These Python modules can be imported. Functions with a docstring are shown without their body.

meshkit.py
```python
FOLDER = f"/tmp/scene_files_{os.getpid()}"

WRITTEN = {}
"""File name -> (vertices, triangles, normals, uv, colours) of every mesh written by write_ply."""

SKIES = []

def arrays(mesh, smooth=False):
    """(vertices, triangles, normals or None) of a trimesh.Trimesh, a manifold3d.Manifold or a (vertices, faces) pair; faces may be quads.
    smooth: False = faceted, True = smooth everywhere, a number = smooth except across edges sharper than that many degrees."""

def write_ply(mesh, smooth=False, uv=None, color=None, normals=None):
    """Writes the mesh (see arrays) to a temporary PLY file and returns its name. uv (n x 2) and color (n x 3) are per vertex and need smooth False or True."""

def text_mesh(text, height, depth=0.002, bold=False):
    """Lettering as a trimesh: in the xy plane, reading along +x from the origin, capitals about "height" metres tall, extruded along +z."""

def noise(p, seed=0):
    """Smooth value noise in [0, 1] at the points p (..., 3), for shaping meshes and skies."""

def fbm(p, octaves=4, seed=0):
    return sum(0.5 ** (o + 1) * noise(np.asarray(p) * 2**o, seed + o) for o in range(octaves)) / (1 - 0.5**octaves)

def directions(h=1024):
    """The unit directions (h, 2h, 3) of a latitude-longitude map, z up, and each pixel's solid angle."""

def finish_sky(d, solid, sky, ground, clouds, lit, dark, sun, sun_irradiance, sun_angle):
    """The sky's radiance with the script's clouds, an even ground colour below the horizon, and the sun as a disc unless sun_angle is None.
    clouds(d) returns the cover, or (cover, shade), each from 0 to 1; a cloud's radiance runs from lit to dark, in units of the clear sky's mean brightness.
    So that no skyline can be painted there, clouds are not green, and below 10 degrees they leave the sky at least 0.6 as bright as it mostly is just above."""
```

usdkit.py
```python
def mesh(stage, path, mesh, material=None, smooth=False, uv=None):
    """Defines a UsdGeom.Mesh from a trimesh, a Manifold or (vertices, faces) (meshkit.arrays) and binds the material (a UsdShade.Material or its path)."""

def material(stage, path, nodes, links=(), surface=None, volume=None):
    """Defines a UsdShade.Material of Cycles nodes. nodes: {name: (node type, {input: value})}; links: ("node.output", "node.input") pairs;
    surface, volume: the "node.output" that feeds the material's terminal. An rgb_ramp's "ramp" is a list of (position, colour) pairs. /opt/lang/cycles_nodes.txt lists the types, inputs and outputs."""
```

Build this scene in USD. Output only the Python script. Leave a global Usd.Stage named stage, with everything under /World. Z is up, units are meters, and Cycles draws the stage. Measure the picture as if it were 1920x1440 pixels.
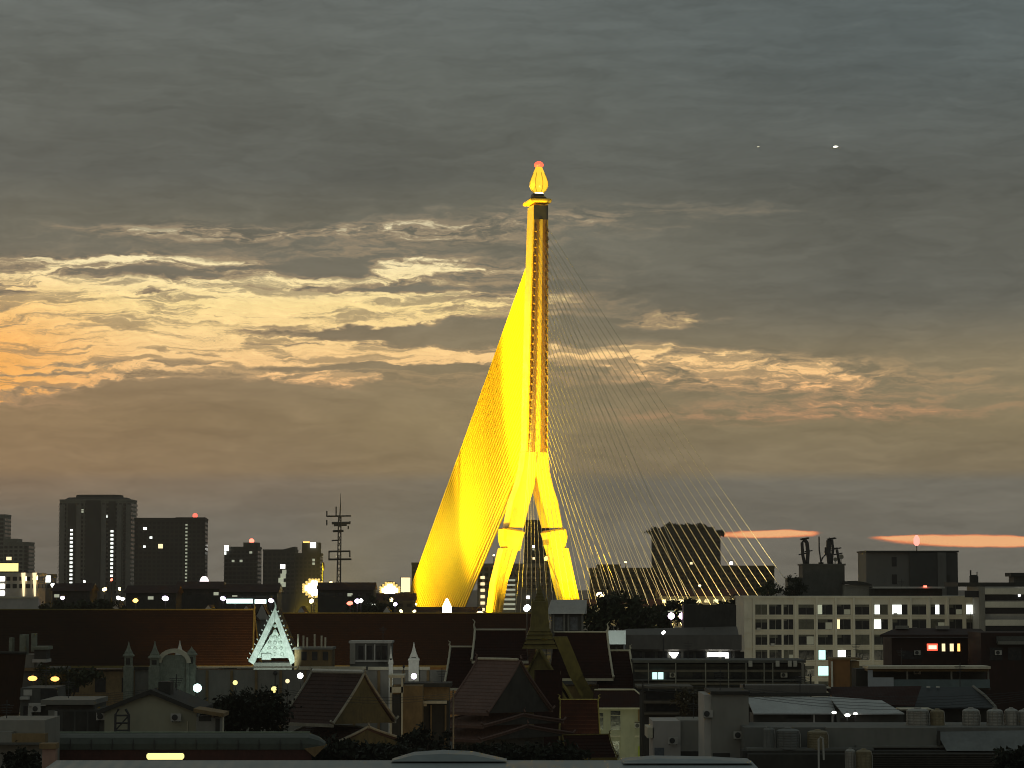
import math, random
import numpy as np, trimesh
import usdkit, meshkit
from pxr import Usd, UsdGeom, UsdLux, UsdShade, Gf, Sdf
stage = Usd.Stage.CreateInMemory()
UsdGeom.SetStageUpAxis(stage, 'Z'); UsdGeom.SetStageMetersPerUnit(stage, 1.0)
UsdGeom.Xform.Define(stage, '/World'); UsdGeom.Scope.Define(stage, '/World/Looks')
# ------------------------------------------------------------------ camera
FPX, EYE, PITCH = 5000.0, 28.0, math.atan(375 / 5000.0)      # focal length in pixels of a 1920 wide frame, eye height, tilt upwards
cam = UsdGeom.Camera.Define(stage, '/World/camera')
cam.CreateHorizontalApertureAttr(36.0); cam.CreateVerticalApertureAttr(27.0); cam.CreateFocalLengthAttr(36.0 * FPX / 1920)
cam.CreateClippingRangeAttr((1.0, 60000.0)); cam.CreateExposureAttr(0.0)
_x = UsdGeom.Xformable(cam); _x.AddTranslateOp().Set(Gf.Vec3d(0, 0, EYE)); _x.AddRotateXOp().Set(90 + math.degrees(PITCH))
# ------------------------------------------------------------------ sky and sun (dusk, overcast, glow low in the west)
class G:                                                     # a small writer of node graphs
    def __init__(s): s.nodes, s.links = {}, []
    def n(s, kind, out, **inp):
        name = 'n%d' % len(s.nodes); vals = {}
        for k, v in inp.items():
            if isinstance(v, str) and '.' in v: s.links.append((v, name + '.' + k))
            else: vals[k] = v
        s.nodes[name] = (kind, vals); return name + '.' + out
    def m(s, op, a, b=0.0, c=0.0): return s.n('math', 'value', math_type=op, value1=a, value2=b, value3=c)
    def vm(s, op, a, b=(0, 0, 0), out='vector', **k): return s.n('vector_math', out, math_type=op, vector1=a, vector2=b, **k)
    def mix(s, f, a, b, t='mix'): return s.n('mix', 'color', mix_type=t, fac=f, color1=a, color2=b)
    def ramp(s, f, stops): return s.n('rgb_ramp', 'color', fac=f, ramp=stops)
    def rng(s, v, a, b, c=0.0, d=1.0, t='smoothstep'): return s.n('map_range', 'result', range_type=t, value=v, from_min=a, from_max=b, to_min=c, to_max=d, clamp=True)
    def noise(s, v, scale, detail=4.0, rough=0.55, out='fac', **k): return s.n('noise_texture', out, vector=v, scale=scale, detail=detail, roughness=rough, **k)
    def noise2(s, v, scale, detail=4.0, rough=0.55, out='fac'): return s.noise(v, scale, detail, rough, out, dimensions='2D')
SUN_AZ, SUN_EL = -0.30, 0.02
def make_sky():
    g = G()
    d = g.n('geometry', 'position')
    xyz = g.n('separate_xyz', 'x', vector=d); q = xyz.split('.')[0]
    az = g.m('multiply', g.m('arctan2', q + '.x', q + '.y'), 5.0)       # thousandths of a radian x 5, so a unit is 0.2 rad
    el = g.m('multiply', g.m('arcsine', g.m('minimum', g.m('maximum', q + '.z', -1.0), 1.0)), 5.0)
    p = g.n('combine_xyz', 'vector', x=az, y=el, z=0.0)
    # billowing: the coordinates wander by noise, more along the horizon than upwards
    w1 = g.vm('subtract', g.noise2(g.vm('multiply', p, (3.2, 9.0, 1.0)), 1.0, 5.0, 0.6, 'color'), (0.5, 0.5, 0.5))
    w2 = g.vm('subtract', g.noise2(g.vm('multiply', p, (11.0, 34.0, 1.0)), 1.0, 4.0, 0.6, 'color'), (0.5, 0.5, 0.5))
    pw = g.vm('add', g.vm('add', p, g.vm('multiply', w1, (0.34, 0.060, 0))), g.vm('multiply', w2, (0.09, 0.015, 0)))
    def blobs(rows, at=pw):
        total = None
        for X, Y, rx, ry, tilt, amp in rows:                             # where the cloud deck is thin or thick, in direction units
            o = g.vm('multiply_add', at, (1 / rx, 1 / ry, 0), vector3=(-X / rx, -Y / ry, 0))
            e = g.m('power', 0.36788, g.vm('dot_product', o, o, 'value'))
            total = g.m('multiply_add', e, amp, total if total else 0.0)
        return total
    thin = blobs(SKY_THIN)
    streak = g.noise2(g.vm('multiply', pw, (8.5, 52.0, 1.0)), 1.0, 6.0, 0.66)
    puff = g.noise2(g.vm('multiply', pw, (2.6, 9.0, 1.0)), 1.0, 5.0, 0.55)
    fine = g.noise2(g.vm('multiply', pw, (26.0, 110.0, 1.0)), 1.0, 3.0, 0.6)
    body = g.rng(thin, 0.02, 0.35, 0.0, 1.0)
    field = g.m('add', thin, g.m('multiply', g.m('multiply_add', streak, 1.0, g.m('multiply_add', fine, 0.36, -0.68)), g.m('multiply_add', body, 1.75, 0.22)))
    up = g.rng(el, -0.12, 1.2, 0.0, 1.0, 'linear')
    k = lambda e: (e + 0.12) / 1.32
    grey = g.ramp(up, [(k(E), c) for E, c in SKY_GREY])
    warm = g.m('multiply', g.rng(az, 0.25, -1.1), g.m('multiply', g.rng(el, 0.10, 0.22), g.rng(el, 0.66, 0.36)))
    grey = g.mix(g.m('multiply', warm, 0.5), grey, (0.33, 0.195, 0.095))
    cool = g.m('multiply', g.rng(az, -0.1, 0.75), g.rng(el, 0.40, 0.54))
    grey = g.mix(g.m('multiply', cool, 0.7), grey, (0.100, 0.106, 0.094))
    grey = g.mix(g.m('multiply', g.rng(az, -0.5, 0.8), g.m('multiply', g.rng(el, 0.7, 1.05), 0.7)), grey, (0.098, 0.125, 0.128))
    shade = g.m('multiply_add', puff, 0.50, g.m('multiply_add', streak, 0.46, 0.50))
    grey = g.vm('scale', grey, scale=shade)
    tan = g.ramp(g.rng(el, 0.25, 0.68, 0, 1, 'linear'), [(0, (0.40, 0.22, 0.12)), (0.35, (0.40, 0.28, 0.15)), (1, (0.30, 0.24, 0.16))])
    hot = g.ramp(g.rng(el, 0.30, 0.64, 0, 1, 'linear'), [(0, (0.90, 0.40, 0.17)), (0.30, (1.0, 0.62, 0.27)), (0.65, (1.03, 0.78, 0.34)), (1, (0.96, 0.84, 0.52))])
    hot = g.mix(g.m('multiply', g.rng(az, -0.62, -1.02), g.rng(el, 0.62, 0.40)), hot, (1.0, 0.47, 0.11))
    c = g.mix(g.rng(field, 0.03, 0.36), grey, tan)
    veil = g.noise2(g.vm('multiply', pw, (5.0, 60.0, 1.0)), 1.0, 4.0, 0.62)
    hot = g.mix(g.m('multiply', g.rng(veil, 0.46, 0.62), 0.74), hot, g.mix(0.5, tan, grey))
    hot = g.vm('scale', hot, scale=g.m('multiply_add', fine, 0.5, 0.74))
    c = g.mix(g.rng(field, 0.27, 0.70), c, hot)
    # the two low rifts where the last sun shows
    rift = g.m('add', blobs(SKY_RIFT, g.vm('add', p, g.vm('multiply', w2, (0.06, 0.006, 0)))), g.m('multiply_add', streak, 0.35, -0.175))
    c = g.mix(g.rng(rift, 0.28, 0.62), c, g.mix(g.rng(rift, 0.45, 0.8), (0.95, 0.26, 0.10), (1.0, 0.50, 0.22)))
    # a thin far veil still shows some of the clear sky
    s = g.n('sky_texture', 'color', sky_type='single_scattering', sun_disc=False, sun_elevation=SUN_EL, sun_rotation=SUN_AZ, altitude=10.0, air_density=1.0, aerosol_density=2.0, ozone_density=1.0)
    c = g.mix(0.985, s, g.vm('scale', c, scale=SKY_GAIN / 0.1))
    out = g.n('background_shader', 'background', color=c, strength=0.1)
    return usdkit.material(stage, '/World/Looks/sky', g.nodes, g.links, surface=out)
def S(px, py, rx, ry, amp, tilt=0.0): return ((px - 960) / 1000.0, (1095 - py) / 1000.0, rx / 1000.0, ry / 1000.0, tilt, amp)
SKY_GAIN = 1.05
SKY_GREY = [(-0.12, (.158, .148, .122)), (0.06, (.162, .152, .124)), (0.19, (.168, .156, .124)), (0.212, (.235, .185, .112)), (0.30, (.258, .205, .116)), (0.42, (.25, .205, .125)),
            (0.56, (.172, .162, .122)), (0.68, (.148, .146, .114)), (0.76, (.108, .115, .100)), (0.95, (.114, .126, .112)), (1.1, (.126, .142, .132))]
SKY_THIN = [S(430, 585, 380, 40, 1.0), S(110, 630, 330, 66, .95), S(90, 555, 170, 34, .7), S(300, 668, 470, 30, .85), S(790, 508, 130, 16, .85), S(700, 662, 290, 20, .75, -0.03),
            S(230, 499, 200, 7, .8), S(40, 722, 170, 30, .75), S(1300, 692, 240, 22, .40, -0.05), S(1560, 722, 240, 18, .27, -0.06), S(1250, 600, 75, 12, .42), S(720, 575, 230, 24, .95), S(1110, 664, 190, 13, .62),
            S(640, 718, 140, 12, .6), S(330, 440, 220, 16, .24), S(800, 430, 300, 18, .22), S(1120, 400, 330, 30, .13), S(1500, 780, 420, 20, .22), S(560, 530, 300, 16, .5), S(900, 590, 100, 6, .4), S(1450, 705, 400, 40, .17), S(330, 610, 520, 120, .22), S(800, 470, 420, 50, .10), S(1700, 755, 300, 20, .14),
            S(20, 560, 60, 18, -1.0), S(660, 617, 270, 11, -1.25, -0.05), S(640, 512, 95, 15, -.9), S(270, 600, 130, 11, -.95), S(880, 622, 130, 22, -1.0, -0.05), S(160, 690, 150, 7, -.8), S(370, 738, 190, 14, -.9), S(330, 527, 190, 9, -.75), S(700, 690, 320, 6, -.8), S(120, 585, 110, 6, -.6), S(560, 548, 200, 5, -.5), S(90, 650, 130, 5, -.5), S(500, 640, 190, 4, -.5), S(230, 560, 160, 7, -.8), S(60, 605, 120, 6, -.7), S(330, 655, 160, 5, -.6), S(60, 705, 120, 6, -.8), S(760, 545, 120, 7, -.7), S(420, 600, 60, 8, -.5)]
SKY_RIFT = [S(1435, 1003, 95, 7, 1.0), S(1480, 999, 60, 4, .5), S(1790, 1014, 130, 10, 1.0, -0.02), S(1880, 1019, 120, 9, .8), S(1680, 1009, 55, 3.5, .55)]
dome = UsdLux.DomeLight.Define(stage, '/World/sky_light')
UsdShade.MaterialBindingAPI.Apply(dome.GetPrim()).Bind(make_sky())
sun = UsdLux.DistantLight.Define(stage, '/World/sun')
sun.CreateNormalizeAttr(True); sun.CreateIntensityAttr(0.03); sun.CreateAngleAttr(12.0); sun.CreateColorAttr(Gf.Vec3f(1.0, 0.72, 0.45))
UsdGeom.Xformable(sun).AddRotateZOp().Set(-math.degrees(SUN_AZ)); UsdGeom.Xformable(sun).AddRotateXOp().Set(-(90 - math.degrees(0.06)))
# ------------------------------------------------------------------ materials
LOOKS = {}
def M(name, color, rough=0.7, vary=0.25, scale=0.6, metallic=0.0, emit=None, strength=0.0, ribs=None, tint=None, coat=0.0, spec=0.35):
    """A painted, tiled or plastered surface: colour that wanders by noise, optional fine ribs as relief."""
    if name in LOOKS: return LOOKS[name]
    g = G(); pos = g.n('geometry', 'position')
    if emit is not None:
        out = g.n('principled_bsdf', 'BSDF', base_color=color, roughness=rough, emission_color=emit, emission_strength=strength)
    else:
        n1 = g.noise(pos, scale, 5.0, 0.6); n2 = g.noise(g.vm('multiply', pos, (1.0, 1.0, 0.25)), scale * 5, 3.0, 0.6)
        f = g.rng(g.m('multiply_add', n1, 0.65, g.m('multiply', n2, 0.35)), 0.32, 0.68, 0, 1, 'linear')
        lo = tuple(c * (1 - vary) for c in color); hi = tuple(min(1, c * (1 + vary)) for c in (tint or color))
        c = g.mix(f, lo, hi)
        h = n2
        if ribs:
            axis, pitch = ribs
            q = g.n('separate_xyz', 'x', vector=pos).split('.')[0]
            h = g.m('multiply_add', g.m('sine', g.m('multiply', q + '.' + axis, 2 * math.pi / pitch)), 0.5, g.m('multiply', n2, 0.3))
        nrm = g.n('bump', 'normal', height=h, strength=0.35, distance=0.05)
        out = g.n('principled_bsdf', 'BSDF', base_color=c, roughness=g.rng(n1, 0.2, 0.8, max(0.05, rough - 0.12), min(1, rough + 0.12), 'linear'), metallic=metallic, normal=nrm, coat_weight=coat, specular_ior_level=spec)
    LOOKS[name] = usdkit.material(stage, '/World/Looks/' + name, g.nodes, g.links, surface=out)
    return LOOKS[name]
def glow(name, col, strength): return M(name, tuple(0.5 * c for c in col), 0.4, emit=col, strength=strength)
# ------------------------------------------------------------------ geometry helpers
def at(px, py, d):
    """World point on the sight line of a pixel of the 1920 x 1440 photograph, d metres to the north."""
    u, v = (px - 960) / FPX, (720 - py) / FPX
    y, z = math.cos(PITCH) - v * math.sin(PITCH), math.sin(PITCH) + v * math.cos(PITCH)
    return np.array([u * d / y, d, EYE + z * d / y])
class B:
    """Collects triangles and makes them one mesh."""
    def __init__(s): s.v, s.f, s.n = [], [], 0
    def add(s, v, f):
        v = np.asarray(v, float); f = np.asarray(f, int)
        if f.shape[1] == 4: f = np.vstack([f[:, [0, 1, 2]], f[:, [0, 2, 3]]])
        s.v.append(v); s.f.append(f + s.n); s.n += len(v); return s
    def tm(s, m): return s.add(m.vertices, m.faces)
    def box(s, x0, x1, y0, y1, z0, z1):
        v = [(x, y, z) for z in (z0, z1) for y in (y0, y1) for x in (x0, x1)]
        return s.add(v, [(0, 2, 3, 1), (4, 5, 7, 6), (0, 1, 5, 4), (2, 6, 7, 3), (0, 4, 6, 2), (1, 3, 7, 5)])
    def loft(s, rings, cap=True):
        """rings: list of equally long point loops."""
        k = len(rings[0]); v = np.vstack([np.asarray(r, float) for r in rings]); f = []
        for i in range(len(rings) - 1):
            for j in range(k):
                f.append((i * k + j, i * k + (j + 1) % k, (i + 1) * k + (j + 1) % k, (i + 1) * k + j))
        s.add(v, f)
        if cap:
            for r, flip in ((rings[0], True), (rings[-1], False)):
                t = [(0, j, j + 1) for j in range(1, k - 1)]
                s.add(r, [x[::-1] for x in t] if flip else t)
        return s
    def prism(s, poly, axis, a, b):
        """poly: points in the two other axes (in order x,y,z), extruded along axis from a to b."""
        i = 'xyz'.index(axis); o = [k for k in range(3) if k != i]
        def ring(c):
            r = np.zeros((len(poly), 3)); r[:, o] = poly; r[:, i] = c; return r
        from shapely.geometry import Polygon
        pg = Polygon(poly)
        m = trimesh.creation.extrude_polygon(pg, abs(b - a))
        v = np.zeros_like(m.vertices); v[:, o[0]] = m.vertices[:, 0]; v[:, o[1]] = m.vertices[:, 1]; v[:, i] = m.vertices[:, 2] + min(a, b)
        return s.add(v, m.faces)
    def tube(s, pts, r, sides=6):
        p = np.asarray(pts, float); r = np.broadcast_to(r, (len(p),))
        t = np.gradient(p, axis=0); t /= np.linalg.norm(t, axis=1, keepdims=True)
        a = np.cross(t, np.where(np.abs(t[:, 2:]) < 0.9, [0, 0, 1.0], [1.0, 0, 0])); a /= np.linalg.norm(a, axis=1, keepdims=True); b = np.cross(t, a)
        ang = np.arange(sides) * 2 * np.pi / sides
        return s.loft([p[i] + r[i] * (np.cos(ang)[:, None] * a[i] + np.sin(ang)[:, None] * b[i]) for i in range(len(p))])
    def lathe(s, prof, c=(0, 0, 0), sides=12):
        ang = np.arange(sides) * 2 * np.pi / sides
        return s.loft([np.stack([c[0] + r * np.cos(ang), c[1] + r * np.sin(ang), np.full(sides, c[2] + z)], 1) for r, z in prof])
    def square(s, prof, c=(0, 0, 0), rot=0.0):
        return s.loft([np.stack([c[0] + r * 1.4142 * np.cos(np.arange(4) * np.pi / 2 + np.pi / 4 + rot), c[1] + r * 1.4142 * np.sin(np.arange(4) * np.pi / 2 + np.pi / 4 + rot), np.full(4, c[2] + z)], 1) for r, z in prof])
    def build(s, name, mat, parent=None, label=None, smooth=False, kind=None):
        m = trimesh.Trimesh(np.vstack(s.v), np.vstack(s.f), process=False)
        base = str(parent.GetPath()) if parent else '/World'
        p = usdkit.mesh(stage, fresh(base, name), m, mat, smooth=smooth).GetPrim()
        tag(p, label, kind=kind); return p
USED = {}
def fresh(base, name):
    k = base + '/' + name; i = USED.get(k, -1) + 1; USED[k] = i
    return k if i == 0 else '%s_%03d' % (k, i)
def tag(p, label=None, cat=None, group=None, kind=None):
    for k, v in (('label', label), ('category', cat), ('group', group), ('kind', kind)):
        if v: p.SetCustomDataByKey(k, v)
    return p
def thing(name, label, cat, loc=(0, 0, 0), rotz=0.0, group=None):
    x = UsdGeom.Xform.Define(stage, fresh('/World', name))
    x.AddTranslateOp().Set(Gf.Vec3d(*map(float, loc))); x.AddRotateZOp().Set(math.degrees(rotz))
    return tag(x.GetPrim(), label, cat, group)
def spot(parent, loc, aim, power, half, color, smooth=0.6, radius=0.6):
    """A floodlight's own beam."""
    l = UsdLux.SphereLight.Define(stage, fresh(str(parent.GetPath()), 'beam'))
    l.CreateRadiusAttr(radius); l.CreateIntensityAttr(power); l.CreateNormalizeAttr(True); l.CreateColorAttr(Gf.Vec3f(*color))
    sh = UsdLux.ShapingAPI.Apply(l.GetPrim()); sh.CreateShapingConeAngleAttr(half); sh.CreateShapingConeSoftnessAttr(smooth)
    d = np.asarray(aim, float) - np.asarray(loc, float); d /= np.linalg.norm(d)
    z = -d; x = np.cross([0, 0, 1.0], z); x /= np.linalg.norm(x); y = np.cross(z, x)
    m = Gf.Matrix4d(*x, 0, *y, 0, *z, 0, *map(float, loc), 1)
    UsdGeom.Xformable(l).AddTransformOp().Set(m)
    return l
# ------------------------------------------------------------------ ground
ground = B().add([(-9000, -300, 0), (9000, -300, 0), (9000, 12000, 0), (-9000, 12000, 0)], [(0, 1, 2, 3)]).build('ground', M('street_ground', (0.06, 0.056, 0.05), 0.85, 0.4, 0.05), kind='structure')
# ------------------------------------------------------------------ the cable-stayed bridge with its gold floodlit pylon
TH, BD = math.radians(12.0), 900.0
BX = at(1005.5, 1095, BD)[0]
GOLD = M('gold_paint', (0.72, 0.50, 0.06), 0.45, 0.12, 0.25)
GOLD_DK = M('bronze_panel', (0.20, 0.105, 0.02), 0.5, 0.35, 0.5)
CABLE = M('gold_cable_sheath', (0.74, 0.50, 0.06), 0.5, 0.1, 0.4)
CABLE2 = M('pale_cable_sheath', (0.72, 0.64, 0.42), 0.5, 0.1, 0.4)
DARK = M('dark_steel', (0.045, 0.045, 0.045), 0.5, 0.2, 1.0)
CONC = M('concrete', (0.30, 0.29, 0.27), 0.8, 0.25, 0.3)
bridge = thing('cable_stayed_bridge', 'gold floodlit cable-stayed bridge with inverted Y pylon towering over the city', 'bridge', (BX, BD, 0), TH)
# local axes: x across the deck, -y along the main span (towards the viewer and right), +y along the back stays
zz = lambda py: EYE + (1095 - py) * BD / FPX
tt = lambda px, y: ((px - 1005.5) * BD / FPX + y * math.sin(TH)) / math.cos(TH)     # where a silhouette pixel lies on the plane y
def ring(x0, x1, y0, y1, z, ch=0.35, tilt=0.0): return [(x, y, z_ + tilt * (x - (x0 + x1) / 2)) for x, y, z_ in ring0(x0, x1, y0, y1, z, ch)]
def ring0(x0, x1, y0, y1, z, ch): return [(x0 + ch, y0, z), (x1 - ch, y0, z), (x1, y0 + ch, z), (x1, y1 - ch, z), (x1 - ch, y1, z), (x0 + ch, y1, z), (x0, y1 - ch, z), (x0, y0 + ch, z)]
FY, BY = -5.0, 5.0
col = [(850, 987.5, 1028), (780, 989, 1028), (600, 994, 1028.5), (450, 998.5, 1028.5), (384, 1001, 1028.5)]
b = B(); b.loft([ring(tt(a, FY), tt(c, FY), FY, BY, zz(y)) for y, a, c in col]); shaft = b.build('shaft', GOLD, bridge)
# the face towards the main span: dark anchor panels either side of a raised gold rib
for s0, s1 in ((0.08, 0.40), (0.62, 0.93)):
    b = B(); lo, hi = [], []
    b.loft([[(tt(a + (c - a) * s0, FY), FY - 0.06, zz(y)), (tt(a + (c - a) * s1, FY), FY - 0.06, zz(y)), (tt(a + (c - a) * s1, FY), FY + .2, zz(y)), (tt(a + (c - a) * s0, FY), FY + .2, zz(y))] for y, a, c in col]); b.build('anchor_panel', GOLD_DK, shaft)
b = B(); b.loft([[(tt(a + (c - a) * .42, FY), FY - 0.7, zz(y)), (tt(a + (c - a) * .60, FY), FY - 0.7, zz(y)), (tt(a + (c - a) * .64, FY), FY - .05, zz(y)), (tt(a + (c - a) * .38, FY), FY - .05, zz(y))] for y, a, c in [(848, 987.5, 1028)] + col[1:4] + [(412, 1000, 1028.5)]]); b.build('rib', GOLD, shaft)
b = B(); b.box(tt(1001.5, FY), tt(1028, FY), FY - .09, FY + .3, zz(412), zz(385)); b.build('dark_head_panel', DARK, shaft)
# legs: px at the front face, (row, left, right)
Yl = [(849, 986, 1011), (885, 981, 1006), (916, 972.5, 1001.5), (940, 963.5, 994.5), (990, 953.5, 982.5)]
Yr = [(849, 1003, 1028.2), (885, 1004, 1031), (916, 1010, 1038), (940, 1014, 1046), (990, 1027, 1055)]
for rows in (Yl, Yr):
    B().loft([ring(tt(a, FY), tt(c, FY), FY - .02, BY + .02, zz(y)) for y, a, c in rows]).build('upper_leg', GOLD, bridge)
for l0, l1, tl, low in (((993, 945, 984), (1019, 945, 980), -.17, [(1028, 945, 973), (1090, 930, 953), (1150, 922, 942), (1180, 917, 936)]), ((993, 1025, 1061), (1019, 1029, 1064), .17, [(1028, 1033, 1066), (1090, 1047, 1079), (1125, 1056, 1087), (1180, 1070, 1101)])):
    b = B(); w = 0.6
    b.loft([ring(tt(a - g_, FY), tt(c + g_, FY), FY - w * k, BY + w * k, zz(y), 0.8, tl) for y, a, c, g_, k in ((l0[0], l0[1], l0[2], -4, .1), (l0[0] + 3, l0[1], l0[2], 0, 1), (l1[0] - 10, l1[1], l1[2], 0, 1), (l1[0], l1[1], l1[2], -1, .7), (l1[0] + 12, l1[1], l1[2], -5, .1))]); b.build('collar', GOLD, bridge)
    b = B(); b.loft([ring(tt(a, FY), tt(c, FY), FY, BY, zz(y)) for y, a, c in low]); lg = b.build('lower_leg', GOLD, bridge)
    (y0, a0, c0), (y1, a1, c1) = low[0], low[-1]
    for f_ in (0.30, 0.66):
        B().loft([[(tt(a + (c - a) * f_, FY) - .28, FY - .22, zz(y)), (tt(a + (c - a) * f_, FY) + .28, FY - .22, zz(y)), (tt(a + (c - a) * f_, FY) + .28, FY + .1, zz(y)), (tt(a + (c - a) * f_, FY) - .28, FY + .1, zz(y))] for y, a, c in low]).build('fluting', GOLD, lg)
    B().loft([ring(tt(a1 - 12, FY), tt(c1 + 12, FY), FY - 2, BY + 2, 0.0), ring(tt(a1 - 6, FY), tt(c1 + 6, FY), FY - 1, BY + 1, zz(1182))]).build('footing', CONC, bridge)
# cap, plinth and lotus bud finial
cx0, cx1 = tt(989, FY) + 1.6, tt(1033, FY); cm = (cx0 + cx1) / 2 - .6
B().loft([ring(cx0 - .6, cx1, FY - .7, BY + .7, zz(379.5)), ring(cx0 - .9, cx1 + .2, FY - 1.0, BY + 1.0, zz(377)), ring(cx0 - .9, cx1 + .2, FY - 1.0, BY + 1.0, zz(374)), ring(cx0 - .3, cx1 - .3, FY - .5, BY + .5, zz(372))]).build('cap', GOLD, bridge)
B().loft([ring(cx0 + .3, cx1 - .9, -3.4, 3.4, zz(373)), ring(cx0 + .5, cx1 - 1.0, -3.1, 3.1, zz(368)), ring(cx0 + 1.1, cx1 - 1.6, -2.4, 2.4, zz(365)), ring(cx0 + 1.2, cx1 - 1.8, -2.2, 2.2, zz(360))]).build('plinth', DARK, bridge)
fx = tt(1011, 0)
B().lathe([(1.2, 0), (1.5, .3), (1.5, .8), (1.1, 1.1)], (fx, 0, zz(360.5)), 16).build('lamp_ring', glow('white_hot', (1, .95, .75), 6), bridge)
bud = B().lathe([(1.5, 0), (2.6, 1.0), (3.25, 2.4), (3.2, 3.6), (2.75, 5.0), (2.2, 6.3), (1.65, 7.6), (1.2, 8.6), (.95, 9.2)], (fx, 0, zz(358)), 16).build('lotus_bud', M('lit_gold_glass', (.7, .45, .05), .3, emit=(1, .60, .03), strength=1.1), bridge, smooth=40)
for k in range(8):
    a = k * math.pi / 4 + .2
    B().tube([(fx + r * math.cos(a), r * math.sin(a), zz(358) + z) for r, z in ((1.6, .1), (2.7, 1.0), (3.32, 2.4), (3.27, 3.6), (2.8, 5.0), (2.0, 6.8))], .11).build('petal_rib', GOLD, bud)
B().lathe([(.9, 0), (1.55, .5), (1.7, 1.1), (1.3, 1.7), (.5, 2.2)], (fx, 0, zz(309.5)), 12).build('beacon', M('red_beacon', (.6, .05, .02), .4, emit=(1, .13, .07), strength=1.6), bridge, label='red aviation light on the tip of the finial', smooth=40)
# deck
DZ = 15.5
b = B(); b.prism([(-15.5, DZ), (-15.5, DZ - 1.2), (-8, DZ - 2.6), (8, DZ - 2.6), (15.5, DZ - 1.2), (15.5, DZ)], 'y', -300, 330); deck = b.build('deck', CONC, bridge)
for s in (-1, 1):
    B().box(s * 15.2 - .15, s * 15.2 + .15, -299, 329, DZ + .004, DZ + 1.1).build('parapet', CONC, deck)
for y in (-255, -200, -150, -90, 70, 130, 190, 250, 310):
    B().box(-6, 6, y - 1.5, y + 1.5, 0, DZ - 2.6).build('pier', CONC, deck)
# stays: single fan of paired back stays, two planes of main stays; each cable its own part
def sag(p, q, k, n=7): 
    s = np.linspace(0, 1, n)[:, None]; r = np.asarray(p) * (1 - s) + np.asarray(q) * s; r[:, 2] -= (4 * k * s * (1 - s))[:, 0]; return r
NB = 28
for i in range(NB):
    f = i / (NB - 1)
    zt = 72 + f * 69; yb = 140 + f * 121
    xt = tt(981, BY) * (1 - f) + tt(994.5, BY) * f
    for s in (-1, 1):
        B().tube(sag((xt + 1.3 + s * .55, BY - .2, zt), (xt * .1 + s * (1.1 + .4 * (1 - f)), yb, DZ + .4), 0.25), 0.42, 6).build('back_stay', CABLE, bridge)
for i in range(28):
    f = (i + 1) / 28
    zt = 72 + 77 * f; l = 22 + 237 * f
    yy = 850 - (850 - 400) * f; a = 987.5 + f * 13; c = 1028
    for s, e in ((-1, .14), (1, .86)):
        B().tube(sag((tt(a + (c - a) * e, FY), FY - .1, zt), (s * 14.0, -l, DZ + .4), 0.4 + 1.6 * f), 0.065, 5).build('main_stay', CABLE2, bridge)
        B().tube([(tt(a + (c - a) * e, FY), FY + .2, zt + .5), (tt(a + (c - a) * e, FY) + s * .25, FY - 1.5, zt - 1.4 - f)], .42, 6).build('anchor_socket', GOLD_DK, bridge)
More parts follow.
